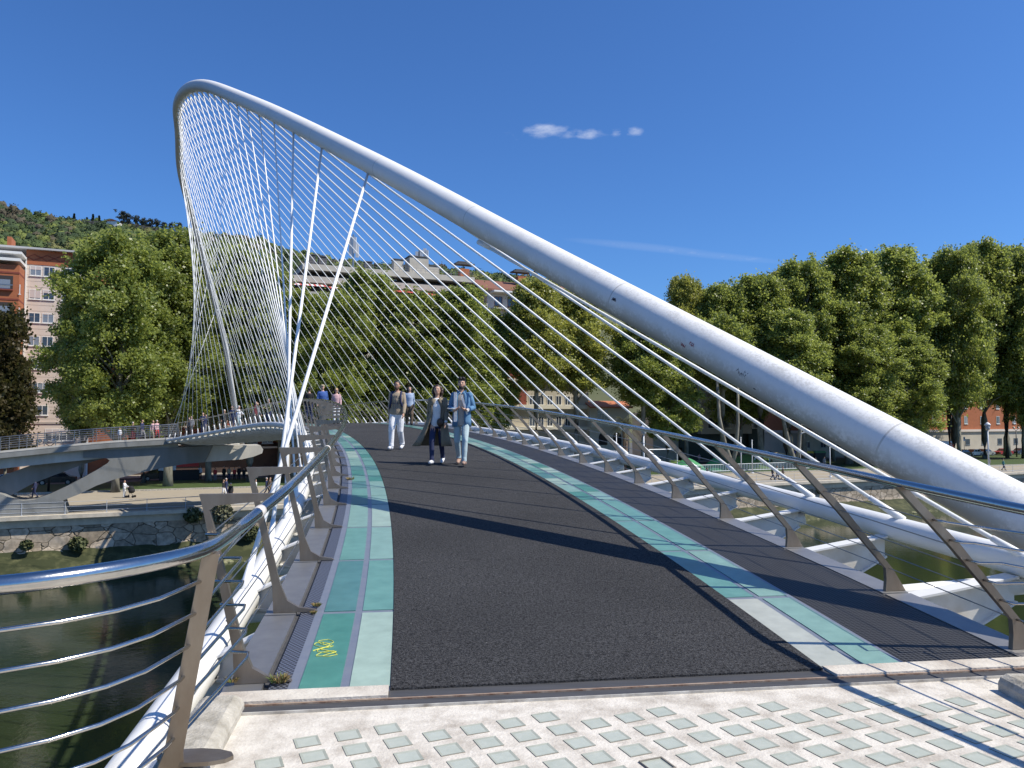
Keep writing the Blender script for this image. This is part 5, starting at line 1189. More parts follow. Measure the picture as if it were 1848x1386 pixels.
def top_mb(L, lw=1., hem=.86, sleeve=1., neck=1.475, short=False):
    mb = MB(); mb.ring([(0, 0, hem, .168 * lw, .124 * lw), (0, 0, hem + .07, .172 * lw, .130 * lw), (0, -.005, 1.10, .153 * lw, .118 * lw), (0, -.01, 1.27, .170 * lw, .128 * lw), (0, 0, 1.385, .176 * lw, .116 * lw), (0, 0, 1.445, .142, .095), (0, 0, neck, .085, .075)], 0, 22)
    for s in (-1, 1):
        mb.ell((s * .150, 0, 1.415), (.062, .064, .062), 10, 8); mb.cap(L['sho', s], L['el', s], .058 * lw, .050 * lw)
        if not short:
            w_ = Vector(L['el', s]).lerp(Vector(L['wr', s]), .93); mb.cap(L['el', s], w_, .055 * lw, .040 * lw)
    return mb
def bottom_mb(L, w=1., len_=.93):
    mb = MB(); mb.ring([(0, 0, .80, .13, .105), (0, 0, .90, .178, .125), (0, 0, .99, .165, .115), (0, 0, 1.03, .155, .108)], 0, 20)
    for s in (-1, 1):
        mb.cap(L['hip', s], L['kn', s], .100 * w, .074 * w); k, a = Vector(L['kn', s]), Vector(L['an', s]); mb.cap(k, k.lerp(a, len_), .074 * w, .056 * w)
        e = k.lerp(a, len_); mb.ring([(e.x, e.y, e.z - .045, .06 * w, .065 * w), (e.x, e.y, e.z + .03, .057 * w, .06 * w)], 0, 12)
    return mb
def shoe_mb(L, s):
    mb = MB(); a, t = Vector(L['an', s]), Vector(L['toe', s]); a2 = a + Vector((0, .035, -.04)); mb.cap(a2, t + Vector((0, -.02, .01)), .050, .040, 10); mb.cap(a + Vector((0, .01, .0)), a2, .045, .05, 8); return mb
def hair_mb(kind):
    mb = MB(); mb.ell((0, .012, 1.685), (.084, .100, .098), 14, 10)
    if kind == 'quiff':
        for i in range(7): mb.ell((-.05 + .018 * i, -.05 - .01 * (i % 3), 1.755 + .012 * (i % 2)), (.026, .04, .032), 8, 6)
        mb.ell((0, .03, 1.75), (.075, .08, .045), 10, 8)
    if kind == 'long':
        for s in (-1, 1):
            for i in range(6): z = 1.70 - i * .055; mb.ell((s * (.078 + .018 * math.sin(i * 1.3) + .006 * i), .01 + .01 * (i % 2), z), (.034, .055, .05), 8, 6)
        for i in range(5): mb.ell((0, .075, 1.66 - i * .06), (.09, .05, .06), 10, 6)
    if kind == 'bun': mb.ell((0, .10, 1.70), (.05, .05, .05), 10, 8)
    return mb
def cut_front(me, z0=1.60, y=-.055, top=1.715):   # uncover the face
    bm = bmesh.new(); bm.from_mesh(me); dl = [v for v in bm.verts if v.co.y < y + (v.co.z - z0) * .12 and v.co.z < top and abs(v.co.x) < .066]; bmesh.ops.delete(bm, geom=dl, context='VERTS'); bm.to_mesh(me); bm.free()
LIB = {}
def lib(key, fn, vox, sm=2, post=None):
    if key not in LIB:
        LIB[key] = fuse(fn(), vox, sm)
        if post: post(LIB[key])
    return LIB[key]
def hairlib(kind): return lib(('hair', kind), lambda: hair_mb(kind), .009, 2, cut_front)
def cpart(name, me, m, parent, label=None):
    if len(me.materials) == 0: me.materials.append(m)
    o = bpy.data.objects.new(name, me); C.objects.link(o); o.parent = parent; o.material_slots[0].link = 'OBJECT'; o.material_slots[0].material = m
    if label: o['label'] = label
    return o
def person(loc, rz, H, pose, top, bottom, hair='short', hairm=hairb, skin=skinm, shoes=None, label='', group=None, vox=.014, lw=1., tw=1., hem=.86, short=False, detail=False, cat='person', extra=None, skirt=False):
    t = thing('person', label, cat, tuple(loc), group, rz); t.scale = (H / 1.75,) * 3; L = limbs(pose); dt = 'd' if detail else 'f'
    cpart('body', lib(('body', pose, dt), lambda: body_mb(L, detail), .0075 if detail else vox, 1), skin, t)
    if top: cpart('shirt', lib(('top', pose, dt, lw, hem, short), lambda: top_mb(L, lw, hem, short=short), .010 if detail else vox), top, t)
    if skirt:
        mb = MB(); mb.ring([(0, .0, .35, .24, .21), (0, 0, .7, .21, .17), (0, 0, .9, .185, .13), (0, 0, 1.03, .15, .11)], 0, 24); o_ = mb.build('skirt', bottom, t, True, local=True)
    elif bottom: cpart('trousers', lib(('bot', pose, dt, tw), lambda: bottom_mb(L, tw), .010 if detail else vox), bottom, t)
    for s in (-1, 1): cpart('shoe', lib(('shoe', pose, s), lambda: shoe_mb(L, s), .012), shoes or CL['black'], t)
    if hair: cpart('hair', hairlib(hair), hairm, t)
    if extra: extra(t, L)
    return t
def shell(levels, a0, a1, n=18, th=.014):
    """open garment: levels of (cx, cy, z, rx, ry), wrapping from angle a0 to a1 (degrees, -90 is the front)"""
    mb = MB(); k = len(levels); vs = []
    for inner in (0, 1):
        for cx, cy, z, rx, ry in levels:
            for j in range(n + 1):
                a = R_(a0 + (a1 - a0) * j / n); q = th * inner; vs.append((cx + (rx - q) * math.cos(a), cy + (ry - q) * math.sin(a), z))
    m = n + 1; O = k * m; fs = []
    for i in range(k - 1):
        for j in range(n): a = i * m + j; fs.append((a, a + 1, a + m + 1, a + m)); fs.append((O + a, O + a + m, O + a + m + 1, O + a + 1))
        for j in (0, n): a = i * m + j; fs.append((a, a + m, O + a + m, O + a) if j == 0 else (a, O + a, O + a + m, a + m))
    for j in range(n): fs.append((j, O + j, O + j + 1, j + 1)); a = (k - 1) * m + j; fs.append((a, a + 1, O + a + 1, O + a))
    mb.add(vs, fs); return mb
def face(t, brow=hairk, beard=None):
    dkm = mat('eye_dark', (.02, .015, .012), .3); wm = mat('eye_white', (.7, .68, .65), .4); lip = mat('lips', (.38, .14, .12), .5)
    for s in (-1, 1):
        mb = MB(); mb.ell((s * .031, -.090, 1.662), (.014, .008, .0075), 8, 6); mb.build('eye', wm, t, True, local=True)
        mb = MB(); mb.ell((s * .031, -.0965, 1.662), (.0065, .004, .0065), 8, 6); mb.build('iris', dkm, t, True, local=True)
        mb = MB(); mb.cap((s * .016, -.1, 1.682), (s * .048, -.088, 1.684), .0055, .004, 6); mb.build('eyebrow', brow, t, True, local=True)
    mb = MB(); mb.cap((-.02, -.098, 1.607), (.02, -.098, 1.607), .006, .006, 6); mb.build('mouth', lip, t, True, local=True)
    if beard:
        mb = MB(); mb.ring([(0, -.040, 1.538, .030, .040), (0, -.040, 1.555, .050, .062), (0, -.034, 1.59, .0615, .0695), (0, -.02, 1.625, .069, .066)], 0, 18); me = fuse(mb, .006, 1); bm = bmesh.new(); bm.from_mesh(me)
        bmesh.ops.delete(bm, geom=[v for v in bm.verts if v.co.y > .01 or (abs(v.co.x) < .022 and v.co.z > 1.598 and v.co.y < -.05)], context='VERTS'); bm.to_mesh(me); bm.free(); cpart('beard', me, beard, t)

def fgpos(px, py, dz=.0):     # where a pixel's ray meets the walkway surface
    lo, hi = 1., 60.
    v = skydir(px, py)
    def h(Y):
        p = Vector((v.x / v.y * Y, Y, 0)); k = 5.
        for _ in range(8):
            c, T, Nn = axis(k); k += (p - c).dot(T) / 1.76
        return (1.6 + v.z / v.y * Y) - (deck(k, 0).z + .012 + dz)
    Y = 3.
    while Y < 60 and h(Y) > 0: Y += .05
    return Vector((v.x / v.y * Y, Y, 1.6 + v.z / v.y * Y))
# denim shirt man
def ex_denim(t, L):
    face(t, hairk, mat('beard_black', (.05, .035, .03), .8))
    mb = shell([(0, .0, .78, .198, .15), (0, 0, .90, .194, .15), (0, 0, 1.10, .178, .143), (0, -.01, 1.27, .19, .15), (0, 0, 1.39, .186, .13), (0, 0, 1.455, .145, .105), (0, .01, 1.50, .085, .085)], -68, 248, 24)
    for s in (-1, 1):
        mb.ell((s * .158, 0, 1.41), (.070, .074, .070), 12, 8); mb.cap(L['sho', s], L['el', s], .068, .060, 12); mb.cap(L['el', s], Vector(L['el', s]).lerp(Vector(L['wr', s]), .75), .060, .046, 12); mb.cap((s * .03, -.085, 1.46), (s * .085, -.03, 1.51), .020, .018, 8)
    mb.build('denim_overshirt', CL['denim'], t, True, local=True)
    mb = MB(); mb.obox((-.115, -.135, 1.18), (1, 0, 0), (0, 1, 0), (0, 0, 1), .028, .012, .30); mb.obox((.07, -.14, 1.22), (.95, 0, .3), (0, 1, 0), (-.3, 0, .95), .018, .01, .2); mb.build('hanging_scarf', CL['white'], t, local=True)
    mb = MB(); mb.obox((-.17, -.33, 1.14), (.95, .2, -.1), (.2, -.95, .1), (0, .1, 1), .085, .05, .004); mb.build('paper_slip', CL['white'], t, local=True)
    mb = MB(); w_ = Vector(L['wr', 1]); mb.tube([w_ + Vector((.01, .02, .0)), w_ + Vector((-.012, -.01, .0))], .036, 10); mb.build('watch', mat('watch_white', (.7, .7, .7), .3), t, local=True)
p = fgpos(833, 839.5)
person(p, R_(-3), 1.83, 'walkF', CL['taupe'], CL['pale'], 'quiff', hairk, skinm, mat('shoe_tan', (.36, .23, .17), .6), 'man in an open blue denim shirt and pale jeans beside the woman in the coat', 'walkers on the bridge deck', detail=True, lw=.97, tw=.88, hem=.80, extra=ex_denim)
# woman in the trench coat
def ex_trench(t, L):
    face(t, hairb)
    mb = shell([(-.12, .05, .40, .46, .27), (-.09, .04, .55, .38, .245), (-.05, .03, .75, .30, .215), (-.02, .01, .95, .235, .18), (0, .0, 1.12, .18, .15), (0, -.01, 1.27, .19, .15), (0, 0, 1.39, .182, .132), (0, 0, 1.455, .142, .105), (0, .01, 1.50, .09, .085)], -58, 238, 26)
    for s in (-1, 1):
        mb.ell((s * .155, 0, 1.41), (.066, .07, .066), 12, 8); mb.cap(L['sho', s], L['el', s], .064, .056, 12); mb.cap(L['el', s], Vector(L['el', s]).lerp(Vector(L['wr', s]), .8), .056, .047, 12)
        mb.obox((s * .085, -.118, 1.36), (.8 * s, -.25, .3), (.25, .95 * 1, 0), (-.3 * s, 0, .95), .045, .008, .10)
    mb.build('trench_coat', CL['trench'], t, True, local=True)
    mb = MB(); mb.ell((.10, -.19, .93), (.085, .055, .10), 10, 8); mb.cap((.10, -.19, 1.0), (.13, -.10, 1.40), .007, .007, 6); mb.build('handbag', mat('dark_leather', (.03, .018, .014), .4), t, True, local=True)
p = fgpos(789, 837.5)
person(p, R_(-4), 1.68, 'walkA', CL['white'], CL['navy'], 'long', hairb, skinm, CL['white'], 'woman in a long open trench coat blown to one side over dark jeans', 'walkers on the bridge deck', detail=True, lw=1.0, tw=.86, hem=.84, extra=ex_trench)
# backpack man
def ex_pack(t, L):
    face(t, hairk, mat('beard_brown', (.09, .05, .035), .8)); nv = CL['navy']
    for s in (-1, 1):
        mb = MB(); pts = [(s * .10, .10, 1.47), (s * .115, -.02, 1.485), (s * .125, -.12, 1.38), (s * .13, -.142, 1.24), (s * .165, -.09, 1.10), (s * .19, .0, 1.06)]
        for a, b in zip(pts, pts[1:]): mb.cap(a, b, .026, .026, 8)
        mb.build('strap', nv, t, True, local=True)
    mb = MB(); mb.ring([(0, .20, 1.0, .13, .06), (0, .23, 1.05, .16, .10), (0, .23, 1.35, .15, .10), (0, .20, 1.47, .11, .06)], 0, 14); mb.build('backpack', nv, t, True, local=True)
    mb = MB(); mb.cap((-.03, -.135, 1.40), (-.06, -.15, 1.05), .004, .004, 5); mb.cap((.03, -.135, 1.40), (.06, -.15, 1.05), .004, .004, 5); mb.cap((-.12, -.14, 1.19), (.12, -.14, 1.19), .006, .006, 5); mb.cap((0, -.155, 1.40), (0, -.155, .98), .004, .004, 5); mb.build('cord', nv, t, local=True)
    mb = MB(); mb.ell((0, .05, 1.47), (.11, .09, .055), 12, 8); mb.build('hood', CL['beige'], t, True, local=True)
p = fgpos(716, 811.5)
person(p, R_(-6), 1.76, 'walkA', CL['beige'], CL['white'], 'short', hairk, skin2, CL['white'], 'bearded man in a beige hoodie and white trousers with navy backpack straps', 'walkers on the bridge deck', detail=True, lw=1.12, tw=1.12, hem=.90, extra=ex_pack)
def ex_bagw(t, L):
    mb = MB(); mb.ring([(-.25, -.02, .62, .12, .06), (-.25, -.02, .80, .15, .08), (-.24, -.02, .92, .10, .05)], 0, 12); mb.cap((-.24, -.02, .92), (-.2, 0, 1.40), .008, .008, 5); mb.build('shoulder_bag', CL['taupe'], t, True, local=True)
p = deck(16.2, 1.55, .012)
person(p, R_(12), 1.70, 'walkB', CL['stripe'], CL['brown'], 'long', hairk, skinm, CL['black'], 'dark haired woman in a striped blue shirt half hidden behind the backpack man', 'walkers on the bridge deck', extra=ex_bagw, lw=1.05, tw=1.2)
# couple at the left rail
def ex_cap(t, L):
    mb = MB(); mb.ell((0, 0, 1.725), (.095, .11, .055), 12, 8); mb.ell((0, -.12, 1.715), (.06, .06, .01), 10, 4); mb.build('cap', CL['khaki'], t, True, local=True)
def ex_glasses(t, L):
    mb = MB(); mb.obox((0, -.104, 1.662), (1, 0, 0), (0, 1, 0), (0, 0, 1), .058, .008, .017); mb.build('sunglasses', CL['black'], t, local=True)
person(deck(18.2, -1.7, .012), R_(15), 1.80, 'walkB', CL['blue'], CL['khaki'], 'short', hairg, skinm, None, 'man in a blue jacket and khaki cap by the left rail at the crest', 'people farther along the bridge', extra=ex_cap, lw=1.15)
person(deck(17.9, -1.15, .012), R_(10), 1.64, 'walkA', CL['pink'], CL['white'], 'short', hairf, skinm, None, 'blonde woman with sunglasses in a pink top beside the man in the khaki cap', 'people farther along the bridge', extra=ex_glasses)
person(deck(19.4, -2.0, .012), R_(190), 1.74, 'stand', CL['black'], CL['navy'], 'short', hairk, skinm, None, 'person in dark clothes seen through the left rail brackets', 'people farther along the bridge')
# crowd on the far half of the deck
far = [(27.6, -1.6, 1.78, 'lean', 'olive', 'navy', 'short', 'figure in an olive jacket close to the crossing cables'), (29.0, -1.9, 1.72, 'stand', 'maroon', 'black', 'long', 'figure in a maroon top on the far half of the deck'), (30.0, -1.4, 1.75, 'walkA', 'grey', 'black', 'short', 'figure in grey walking on the far half of the deck'), (31.8, -1.9, 1.70, 'lean', 'white', 'pale', 'bun', 'woman in a white top and light blue trousers right of the arch foot'),
       (32.9, -1.9, 1.82, 'stand', 'navy', 'navy', 'short', 'tall man in navy just right of the falling arch'), (33.3, -1.3, 1.74, 'stand', 'blue', 'black', 'short', 'man in a blue jumper next to the tall man in navy'), (34.6, -1.7, 1.70, 'stand', 'black', 'black', 'bun', 'white haired figure in black left of the arch'), (37.6, -1.9, 1.78, 'lean', 'navy', 'navy', 'short', 'man in navy leaning on the far rail'), (38.0, -1.5, 1.66, 'stand', 'navy', 'grey', 'long', 'shorter figure beside the leaning man in navy'),
       (40.0, -1.6, 1.72, 'walkA', 'grey', 'black', 'short', 'figure in grey near the end of the deck'), (40.9, -1.3, 1.68, 'walkB', 'brown', 'black', 'long', 'figure in brown near the end of the deck')]
for k, o_, H, pose, a, b, hr, lab in far:
    person(deck(k, o_, .012), R_(40 + 60 * math.sin(k * 7)), H, pose, CL[a], CL[b], hr, hairg if 'white haired' in lab or 'white top' in lab else hairk, skinm, None, lab, 'people farther along the bridge')
# on the ramp
def ramp_pt(px, back=1.2):
    b = bank(px, YR - .5) - NB * back; x = np.interp(px, [e[0] for e in edge], [onpl(e[0], e[1], YR - .5).z for e in edge]); return Vector((b.x, b.y, float(x) + .002))
for px, H, pose, a, b, hr, hm, lab, rz in ((284, 1.68, 'walkB', 'pink', 'red', 'short', hairg, 'woman in a pale pink jacket and red trousers on the ramp', 60), (277, 1.66, 'walkA', 'pink', 'beige', 'short', hairf, 'companion walking just behind the woman in the pale pink jacket', 60),
                                           (257, 1.78, 'walkB', 'navy', 'grey', 'short', hairb, 'man in a navy top striding on the ramp', 80), (240, 1.62, 'lean', 'black', 'maroon', 'short', hairg, 'white haired person bending over a red bag on the ramp', 70), (216, 1.20, 'stand', 'white', 'grey', 'short', hairk, 'child standing at the ramp railing', 10)):
    person(ramp_pt(px, 1.3), R_(rz), H, pose, CL[a], CL[b], hr, hm, skinm, None, lab, 'people on the concrete ramp')
# promenade and lawn, left
def gnd(px, py, z=GZ):
    v = skydir(px, py); k = (z - 1.6) / v.z; return Vector((v.x * k, v.y * k, z))
prom = [(224, 898, 1.70, 'push', 'white', 'white', 'short', 'woman all in white pushing a stroller on the promenade', 90, 0), (63, 898, 1.78, 'walkA', 'navy', 'navy', 'short', 'man in navy striding behind the concrete strut', -70, 0), (403, 896, 1.68, 'walkB', 'black', 'white', 'short', 'person in black with pale trousers walking on the promenade', 80, 0), (408, 894, 1.72, 'walkA', 'navy', 'navy', 'bun', 'companion in navy right beside the one in black and pale trousers', 80, 0), (416, 905, 1.72, 'stand', 'black', 'black', 'short', 'balding man in a long black coat at the quay railing', 20, 1),
        (457, 896, 1.70, 'walkA', 'white', 'beige', 'short', 'person in a white shirt and beige trousers on the promenade', 80, 0), (461, 895, 1.66, 'walkB', 'white', 'black', 'long', 'person in white with dark trousers beside the one in beige trousers', 80, 0), (481, 893, 1.74, 'walkB', 'navy', 'navy', 'bun', 'grey haired person in navy beside the left bridge cables', 80, 0), (487, 893, 1.78, 'walkA', 'brown', 'brown', 'short', 'man in brown beside the left bridge cables', 80, 0),
        (361, 866, 1.78, 'stand', 'white', 'black', 'long', 'standing woman with a white top left of the thick trunk', 30, 0), (388, 868, 1.66, 'stand', 'red', 'grey', 'short', 'person in a red jumper right of the thick trunk', 10, 0), (404, 867, 1.78, 'stand', 'black', 'black', 'short', 'tall figure in black in the group under the trees', 0, 0), (413, 867, 1.74, 'stand', 'khaki', 'navy', 'long', 'red haired person in a pale top in the group under the trees', 0, 0),
        (423, 867, 1.6, 'stand', 'red', 'black', 'short', 'short person in red in the group under the trees', 0, 0), (431, 867, 1.80, 'stand', 'black', 'black', 'short', 'tallest figure in black in the group under the trees', 0, 0), (440, 867, 1.55, 'stand', 'black', 'black', 'short', 'small figure in black at the right of the group under the trees', 0, 0), (486, 862, 1.3, 'stand', 'white', 'black', 'short', 'figure in white in the shade right of the strut end', 0, 0)]
def ex_coat(t, L):
    mb = MB(); mb.ring([(0, 0, .30, .27, .20), (0, 0, .8, .22, .16), (0, 0, 1.2, .20, .145), (0, 0, 1.42, .18, .12)], 0, 16); mb.build('coat', CL['black'], t, True, local=True)
for px, py, H, pose, a, b, hr, lab, rz, coat in prom:
    person(gnd(px, py), R_(rz), H, pose, CL[a], CL[b], hr, hairg if ('bun' == hr or 'balding' in lab) else (mat('hair_red', (.3, .09, .03), .6) if 'red haired' in lab else hairk), skinm, None, lab, 'people on the far promenade', extra=ex_coat if coat else None)
right = [(1264, 868, 1.80, 'walkA', 'maroon', 'brown', 'short', 'man with a maroon top and bare arms walking by the white fence'), (1276, 868, 1.62, 'walkB', 'black', 'black', 'short', 'figure in black right behind the man in the maroon top'), (1394, 866, 1.70, 'walkA', 'black', 'navy', 'long', 'dark haired figure in navy walking at the quay under the arch'), (1402, 866, 1.76, 'walkB', 'pale', 'navy', 'short', 'figure with a light blue back walking at the quay under the arch'), (1413, 866, 1.7, 'walkA', 'brown', 'black', 'short', 'figure in brown walking behind the two in blue at the quay'),
         (1472, 846, 1.76, 'stand', 'lime', 'white', 'short', 'person in a lime green jacket and white trousers'), (1488, 845, 1.80, 'stand', 'grey', 'navy', 'short', 'person in grey beside the one in the lime green jacket'), (1811, 849, 1.74, 'walkB', 'teal', 'navy', 'short', 'person in a teal top walking right of the white lamp post'), (1753, 838, 1.3, 'stand', 'navy', 'navy', 'short', 'person in navy sitting low on the lawn by the arch'), (1786, 842, 1.35, 'stand', 'grey', 'grey', 'short', 'person in grey just right of the lamp foot'),
         (1262, 836, 1.7, 'stand', 'pink', 'grey', 'long', 'person in pink behind the white fence'), (1243, 834, 1.2, 'walkA', 'teal', 'white', 'short', 'child in teal on the green play mound'), (1307, 832, 1.6, 'stand', 'black', 'grey', 'short', 'person in black on the green play surface'), (1206, 838, 1.7, 'stand', 'navy', 'black', 'short', 'person in navy beside the white goal frame'), (1190, 838, 1.6, 'stand', 'teal', 'grey', 'long', 'person in dark teal left of the goal frame')]
for px, py, H, pose, a, b, hr, lab in right:
    person(gnd(px, py), R_(70 if 'walk' in pose else 10), H, pose, CL[a], CL[b], hr, hairk, skinm, None, lab, 'people on the far bank on the right')
# stroller
p = gnd(236, 898); t = thing('stroller', 'black stroller pushed by the woman in white', 'stroller', p); mb = MB(); bk = CL['black']
mb.tube([p + Vector((-.45, -.1, 1.0)), p + Vector((-.1, 0, .55)), p + Vector((.3, 0, .15))], .02, 6); mb.tube([p + Vector((.1, 0, .6)), p + Vector((-.35, 0, .15))], .02, 6); mb.build('frame', wirem, t)
mb = MB(); mb.ring([(p.x + .05, p.y, p.z + .45, .2, .2), (p.x + .08, p.y, p.z + .6, .32, .24), (p.x + .08, p.y, p.z + .85, .30, .24)], 0, 12); mb.build('seat', bk, t, True)
mb = MB(); mb.ell(p + Vector((.0, 0, .88)), (.3, .25, .28), 12, 8); mb.build('hood', bk, t, True)
for dx in (-.35, .3):
    for dy in (-.22, .22): mb = MB(); c = p + Vector((dx, dy, .12)); mb.tube([c - Vector((0, .02, 0)), c + Vector((0, .02, 0))], .12, 12); mb.build('wheel', bk, t)

# ------------------------------------------------------------------ street furniture
whitep = mat('lamp_white', (.66, .68, .70), .45)
def lamp(px, Y0, ytop, label, kind='lantern', h=None):
    b = bank(px, Y0); p = Vector((b.x, b.y, GZ)); zt = at(px, ytop, b.y).z; h = zt - GZ; t = thing('street_lamp', label, 'street lamp', p, 'lamp posts on the far bank')
    if kind == 'lantern':
        mb = MB(); mb.ring([(p.x, p.y, p.z, .42, .42), (p.x, p.y, p.z + .25, .38, .38), (p.x, p.y, p.z + .3, .26, .26), (p.x, p.y, p.z + 1.1, .2, .2)], 0, 10); mb.build('base', whitep, t)
        mb = MB(); mb.tube([p + Vector((0, 0, 1.0)), p + Vector((0, 0, h - 1.1))], [.12, .085], 10); mb.build('pole', whitep, t, True)
        mb = MB(); mb.ring([(p.x, p.y, zt - 1.15, .2, .2), (p.x, p.y, zt - 1.0, .3, .3), (p.x, p.y, zt - .45, .34, .34)], 0, 12); mb.build('lantern_glass', mat('lantern_glass', (.35, .36, .36), .2), t, True)
        mb = MB(); mb.ring([(p.x, p.y, zt - .47, .42, .42), (p.x, p.y, zt - .3, .40, .40), (p.x, p.y, zt - .1, .2, .2), (p.x, p.y, zt, .05, .05)], 0, 14); mb.build('cap', whitep, t, True)
    elif kind == 'arm':
        mb = MB(); mb.tube([p, p + Vector((0, 0, h - .5)), p + Vector((.3, 0, h - .2))], .07, 8); mb.build('pole', whitep, t, True); mb = MB(); mb.obox(p + Vector((.8, 0, h - .05)), (.95, 0, .25), (0, 1, 0), (-.25, 0, .95), .6, .14, .06); mb.build('lamp_head', whitep, t)
    elif kind == 'globes':
        dkp = mat('lamp_black', (.02, .02, .02), .5); mb = MB(); mb.tube([p, p + Vector((0, 0, h - .7))], [.13, .07], 8); mb.tube([p + Vector((-.45, 0, h - .5)), p + Vector((0, 0, h - .8)), p + Vector((.45, 0, h - .5))], .04, 6); mb.build('pole', dkp, t, True)
        for s in (-1, 1): mb = MB(); mb.ell(p + Vector((s * .45, 0, h - .22)), (.23, .23, .23), 12, 8); mb.build('globe', mat('globe_white', (.7, .7, .68), .3), t, True)
    else:
        mb = MB(); mb.tube([p, p + Vector((0, 0, h))], [.09, .05], 8); mb.ring([(p.x, p.y, p.z, .3, .3), (p.x, p.y, p.z + .12, .12, .12)], 0, 10); mb.build('pole', whitep, t, True)
        mb = MB(); mb.ell(p + Vector((0, 0, h)), (.1, .1, .12), 8, 6); mb.build('finial', whitep, t, True)
lamp(1161, 80.6, 766, 'white lantern lamp post rising behind the right handrail'); lamp(1781, 80.6, 762, 'white lantern lamp post with a thick foot near the right edge')
lamp(1496, 84, 802, 'thin white pole with a small foot on the promenade under the arch', 'pole'); lamp(1443, 97, 779, 'street lamp with a slanted head just below the arch', 'arm'); lamp(1832, 110, 770, 'black lamp post with two white globes at the right edge', 'globes')
lamp(1112, 92, 783, 'thin white post left of the lantern lamp', 'pole'); lamp(1336, 95, 790, 'slim white post left of the V-shaped trunks', 'pole'); lamp(1356, 95, 795, 'slim white post right of the V-shaped trunks', 'pole')
lamp(66, 104, 792, 'slim lamp post behind the ramp railing, left one', 'globes'); lamp(92, 104, 792, 'slim lamp post behind the ramp railing, right one', 'globes')
# sign
b = bank(1738, 112); p = Vector((b.x, b.y, GZ)); t = thing('parking_sign', 'white sign plate on a thin post by the parked cars', 'sign', p); mb = MB(); mb.tube([p, p + Vector((0, 0, 3.6))], .04, 6); mb.build('post', wirem, t)
mb = MB(); z = at(1738, 792, b.y).z; mb.obox(p + Vector((0, -.06, z - GZ)), UB, NB, (0, 0, 1), .24, .02, .4); mb.build('plate', CL['white'], t); mb = MB(); mb.obox(p + Vector((0, -.06, z - GZ + .08)) + NB * .025, UB, NB, (0, 0, 1), .09, .006, .2); mb.build('symbol', CL['black'], t)
# white picket barrier on the lawn
fw = thing('white_fence', 'long low white fence in front of the green play area', 'fence', bank(1330, 98.5) + Vector((0, 0, GZ))); mb = MB(); a, b = bank(1188, 98.5), bank(1462, 98.5); n = 95
for i in range(n + 1):
    q = a.lerp(b, i / n) + Vector((0, 0, GZ + .1)); mb.box(q.x - .035, q.x + .035, q.y - .02, q.y + .02, q.z, q.z + 1.05)
mb.build('pickets', whitep, fw)
for h in (.12, 1.05): mb = MB(); mb.tube([a + Vector((0, 0, GZ + .1 + h)), b + Vector((0, 0, GZ + .1 + h))], .045, 6); mb.build('rail', whitep, fw)
# play mounds, tunnel, goal frame
gm1 = mat('play_green', (.05, .26, .10), .8); gm2 = mat('turf_green', (.13, .21, .05), .9, 0, (.09, .16, .04), 2, .5)
def mound(px, Y0, wd, ht, m, label):
    b = bank(px, Y0); t = thing('play_mound', label, 'play mound', (b.x, b.y, GZ), 'green mounds of the play area'); mb = MB(); mb.ring([(b.x, b.y, GZ, wd, wd * .6), (b.x, b.y, GZ + ht * .45, wd * .72, wd * .42), (b.x, b.y, GZ + ht * .85, wd * .3, wd * .2), (b.x, b.y, GZ + ht, wd * .08, wd * .06)], 0, 22); mb.build('surface', m, t, False)
mound(1240, 102, 3.0, 2.0, gm1, 'bright green play mound left of the V-shaped trunks'); mound(1292, 102, 2.4, 2.0, gm1, 'smaller bright green play mound beside the handrail'); mound(1355, 106, 6.0, 2.3, gm2, 'wide grassy mound in front of the striped tunnel'); mound(1215, 107, 5.0, 1.5, gm2, 'grassy mound behind the goal frame')
b = bank(1388, 103); t = thing('play_tunnel', 'short play tunnel with a striped dark ring and a tan barrel', 'play tunnel', (b.x, b.y, GZ))
for i in range(5):
    mb = MB(); c = Vector((b.x - 1.6 + .35 * i, b.y, GZ + 1.0)); mb.tube([c + Vector((1.5 * math.cos(R_(a)) * .8 - .0, .0, 1.7 * math.sin(R_(a)))) for a in range(-20, 201, 12)], .09, 6); mb.build('hoop', whitep if i % 2 else CL['black'], t)
mb = MB(); mb.prism([(b.x + 1.5 + 1.3 * math.cos(R_(a)), b.y - .6, GZ + 1.0 + 1.5 * math.sin(R_(a))) for a in range(0, 360, 24)], (0, 1.6, 0)); mb.build('barrel', CL['khaki'], t)
b = bank(1195, 100); t = thing('goal_frame', 'small white goal frame behind the white fence', 'goal', (b.x, b.y, GZ)); a, c = bank(1171, 100), bank(1221, 100); zt = at(1195, 811, b.y).z
mb = MB(); mb.tube([a + Vector((0, 0, GZ)), a + Vector((0, 0, zt))], .06, 6); mb.tube([c + Vector((0, 0, GZ)), c + Vector((0, 0, zt))], .06, 6); mb.build('post', whitep, t); mb = MB(); mb.tube([a + Vector((-.05, 0, zt)), c + Vector((.05, 0, zt))], .08, 6); mb.build('crossbar', whitep, t)
